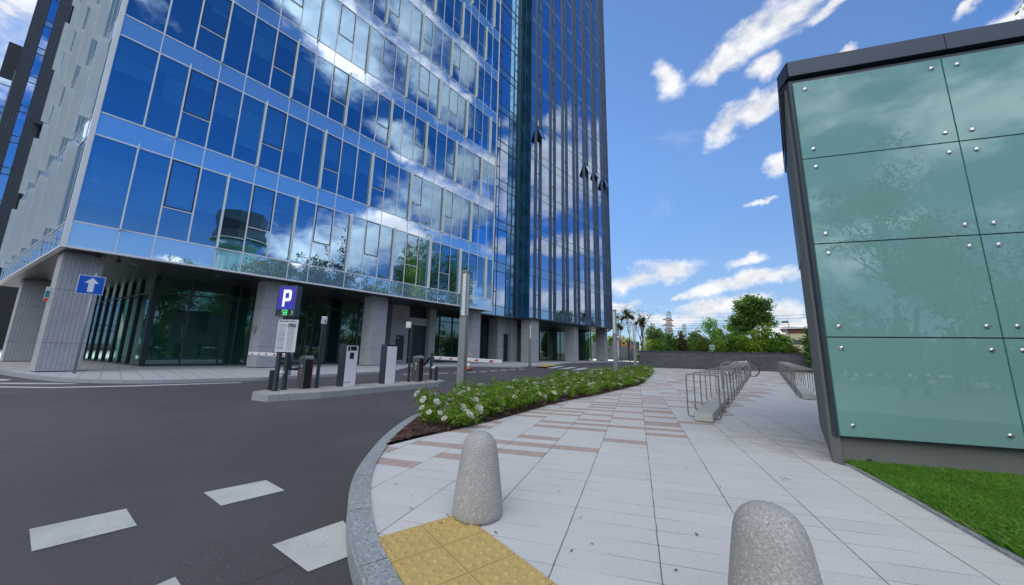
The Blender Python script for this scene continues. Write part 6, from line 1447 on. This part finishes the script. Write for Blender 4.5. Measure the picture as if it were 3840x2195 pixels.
for a in ((415, 952, 60, 3.0, 'dark', 'dark street tree mirrored above the left corner column', 90), (520, 968, 62, 2.2, 'mid', 'small street tree mirrored right of the corner column', 89), (700, 955, 62, 5.0, 'mid', 'wide street tree mirrored left of the mirrored tower', 88), (960, 965, 64, 4.0, 'mid', 'street tree mirrored just right of the mirrored tower', 87),
          (1040, 935, 58, 4.5, 'yel', 'yellow green street tree mirrored above the parking sign', 86), (1150, 950, 60, 5.0, 'mid', 'mid green street tree mirrored right of the parking sign', 85), (1205, 915, 62, 3.6, 'dark', 'dark street tree mirrored left of the conifer', 84), (1340, 1000, 58, 5.0, 'dark', 'low dark street tree mirrored right of the conifer', 79), (1440, 1015, 64, 4.0, 'mid', 'street tree mirrored above the third granite column', 83)): rtree(*a)
rtree(1600, 850, 64, 5.6, 'mid', 'tall tree mirrored in the lower right windows', 81, ncl=620)
rtree(1720, 925, 62, 4.2, 'dark', 'dark tree mirrored beside the tall one', 82, ncl=480)
rtree(1540, 940, 58, 3.4, 'yel', 'lighter tree mirrored left of the tall one', 80, ncl=300)
rtree(1290, 880, 60, 3.2, 'dark', 'pointed conifer mirrored in the facade', 78, 'conifer', True)
bigtree(np.array([-62, 10, 0]), 9, 4, 'mid', 'tree far down the left street, mirrored in the side glazing', 92)
bigtree(np.array([-75, 22, 0]), 11, 5, 'yel', 'tree at the far left street corner, mirrored in the side glazing', 93)
bigtree(np.array([-58, 4, 0]), 8, 3.5, 'dark', 'dark tree across the left street', 94)
for i, (x, y, h, r, mt) in enumerate(((6.4, -6.2, 8.6, 1.9, 'pale'), (9.6, -4.6, 6.8, 1.8, 'mid'), (3.9, -8.2, 6.2, 1.7, 'mid'), (12.5, -2.5, 7.0, 1.7, 'pale'), (8.3, -9.0, 6.4, 2.2, 'mid'))):
    gq = random.Random(100 + i); lobes = [(0, 0, h * .66, r * .7, r * .7, h * .30)] + [(gq.uniform(-.7, .7) * r, gq.uniform(-.7, .7) * r, h * gq.uniform(.3, .75), r * .45, r * .45, h * .12) for _ in range(6)]
    tree('slender_tree', ('tallest slender', 'low spreading', 'small rounded', 'far right slender', 'bushy rear')[i] + ' tree mirrored in the teal glass panels', 'tree', (x, y), lobes, 150, 34, .085, .20, mt, .07, None, 110 + i, .28, 26, .35, z0=0, multi=3)
wlb = []
for az_ in np.arange(77, 137, 1.6): q = rp(az_, 74 + 3 * math.sin(az_)); wlb.append((q[0], q[1], 2.6, 2.4, 2.4, 2.9 + 1.2 * math.sin(az_ * 1.7)))
V, F, _c = leaf_cloud(wlb, 1500, 22, .24, .5, .5, 160, .5); dw = fastmesh('distant_wood', V, F, [LM['far']]); tag(dw, kind='stuff')
bt_ = thing('mirrored_tower', 'flared glass office tower with a dark angular crown, mirrored in the white facade', 'building', tuple(rp(119.3, 170)))
p = rp(119.3, 170); c = MB(); c.lathe([(8.0, 0), (7.2, 20), (6.6, 34), (6.9, 38), (9.0, 41)], p, panelglass('mirrored tower glass', (.10, .30, .32), (.6, .85, .85), .35), 24); c.build('glass_body', bt_)
c = MB(); c.lathe([(9.0, 41.2), (9.4, 44.5)], p, MULL, 7, False); c.lathe([(8.2, 44.6), (9.6, 52)], p, DARKM, 7, False); c.build('crown', bt_)
c = MB()
c.lathe([(9.3, 41.0), (9.6, 41.2), (9.3, 41.4)], p, ALU, 24)
c.build('ring', bt_)
c = MB(); q = rp(116.8, 172); c.prism([(q[0] - 6, q[1] - 6), (q[0] + 6, q[1] - 6), (q[0] + 6, q[1] + 6), (q[0] - 6, q[1] + 6)], 0, 27, MATS['mirrored tower glass']); c.build('side_wing', bt_)
# lawn and hedge masses across the street for the mirrored lower zone
for i, (x, y, w, h, mt) in enumerate(((-3.5, -13, 2.6, 3.4, 'dark'), (1.5, -14, 2.8, 4.0, 'mid'), (6.5, -13.5, 2.8, 3.2, 'dark'), (11.5, -11.5, 2.8, 3.8, 'mid'), (16, -8, 2.8, 3.4, 'dark'), (19.5, -3.5, 2.6, 3.6, 'mid'))):
    tree('shrub', ('first', 'second', 'third', 'fourth', 'fifth', 'last')[i] + ' dense shrub of the row behind the photographer, from the left', 'shrub', (x, y), [(0, 0, h * .5, w, w * .7, h * .52), (w * .5, 0, h * .3, w * .7, w * .6, h * .32), (-w * .5, 0, h * .3, w * .7, w * .6, h * .32)], 260, 26, .12, .26, mt, .05, None, 140 + i, .5, 8, .6, z0=0)
sheet('far_verge', [(14, -30), (70, -30), (70, 5), (24, 18)], .012, pm('verge grass', (.06, .11, .025), .95, var=.4, vscale=1.5), kind='structure')
# small litter on the slabs
V = []; F = []; g = random.Random(9)
for x, y in [(2930, 1791), (2950, 1795), (2940, 1800), (2965, 1798), (2612, 2004), (1417, 1728), (1415, 1752), (2137, 2065), (2098, 1845), (2698, 1825), (2424, 1772), (2910, 1637), (3045, 1615), (1862, 2000), (1683, 1933), (2590, 1594), (2430, 1800), (1548, 1862), (1482, 1819), (2220, 2040)] + [(g.uniform(2500, 3020), g.uniform(1440, 1640)) for _ in range(18)] + [(g.uniform(1500, 3300), g.uniform(1700, 2190)) for _ in range(9)]:
    p = G(x, y, .004)
    if p[0] < -1.0 or (x > 3100 and y < 1800): continue
    for _ in range(2):
        a = g.uniform(0, 6.28); L_ = g.uniform(.006, .016); w = L_ * .35; o = p + np.array([g.uniform(-.01, .01), g.uniform(-.01, .01), g.uniform(0, .004)]); e = np.array([math.cos(a), math.sin(a), g.uniform(-.1, .3)]) * L_; f = np.array([-math.sin(a), math.cos(a), 0]) * w; b = len(V)
        V += [o - e, o - f, o + e, o + f]; F.append((b, b + 1, b + 2, b + 3))
tag(fastmesh('leaf_litter', V, F, [leafmat('dry litter', (.05, .03, .02), (.16, .08, .05), (.05, .10, .02), .8, 0)]), kind='stuff')
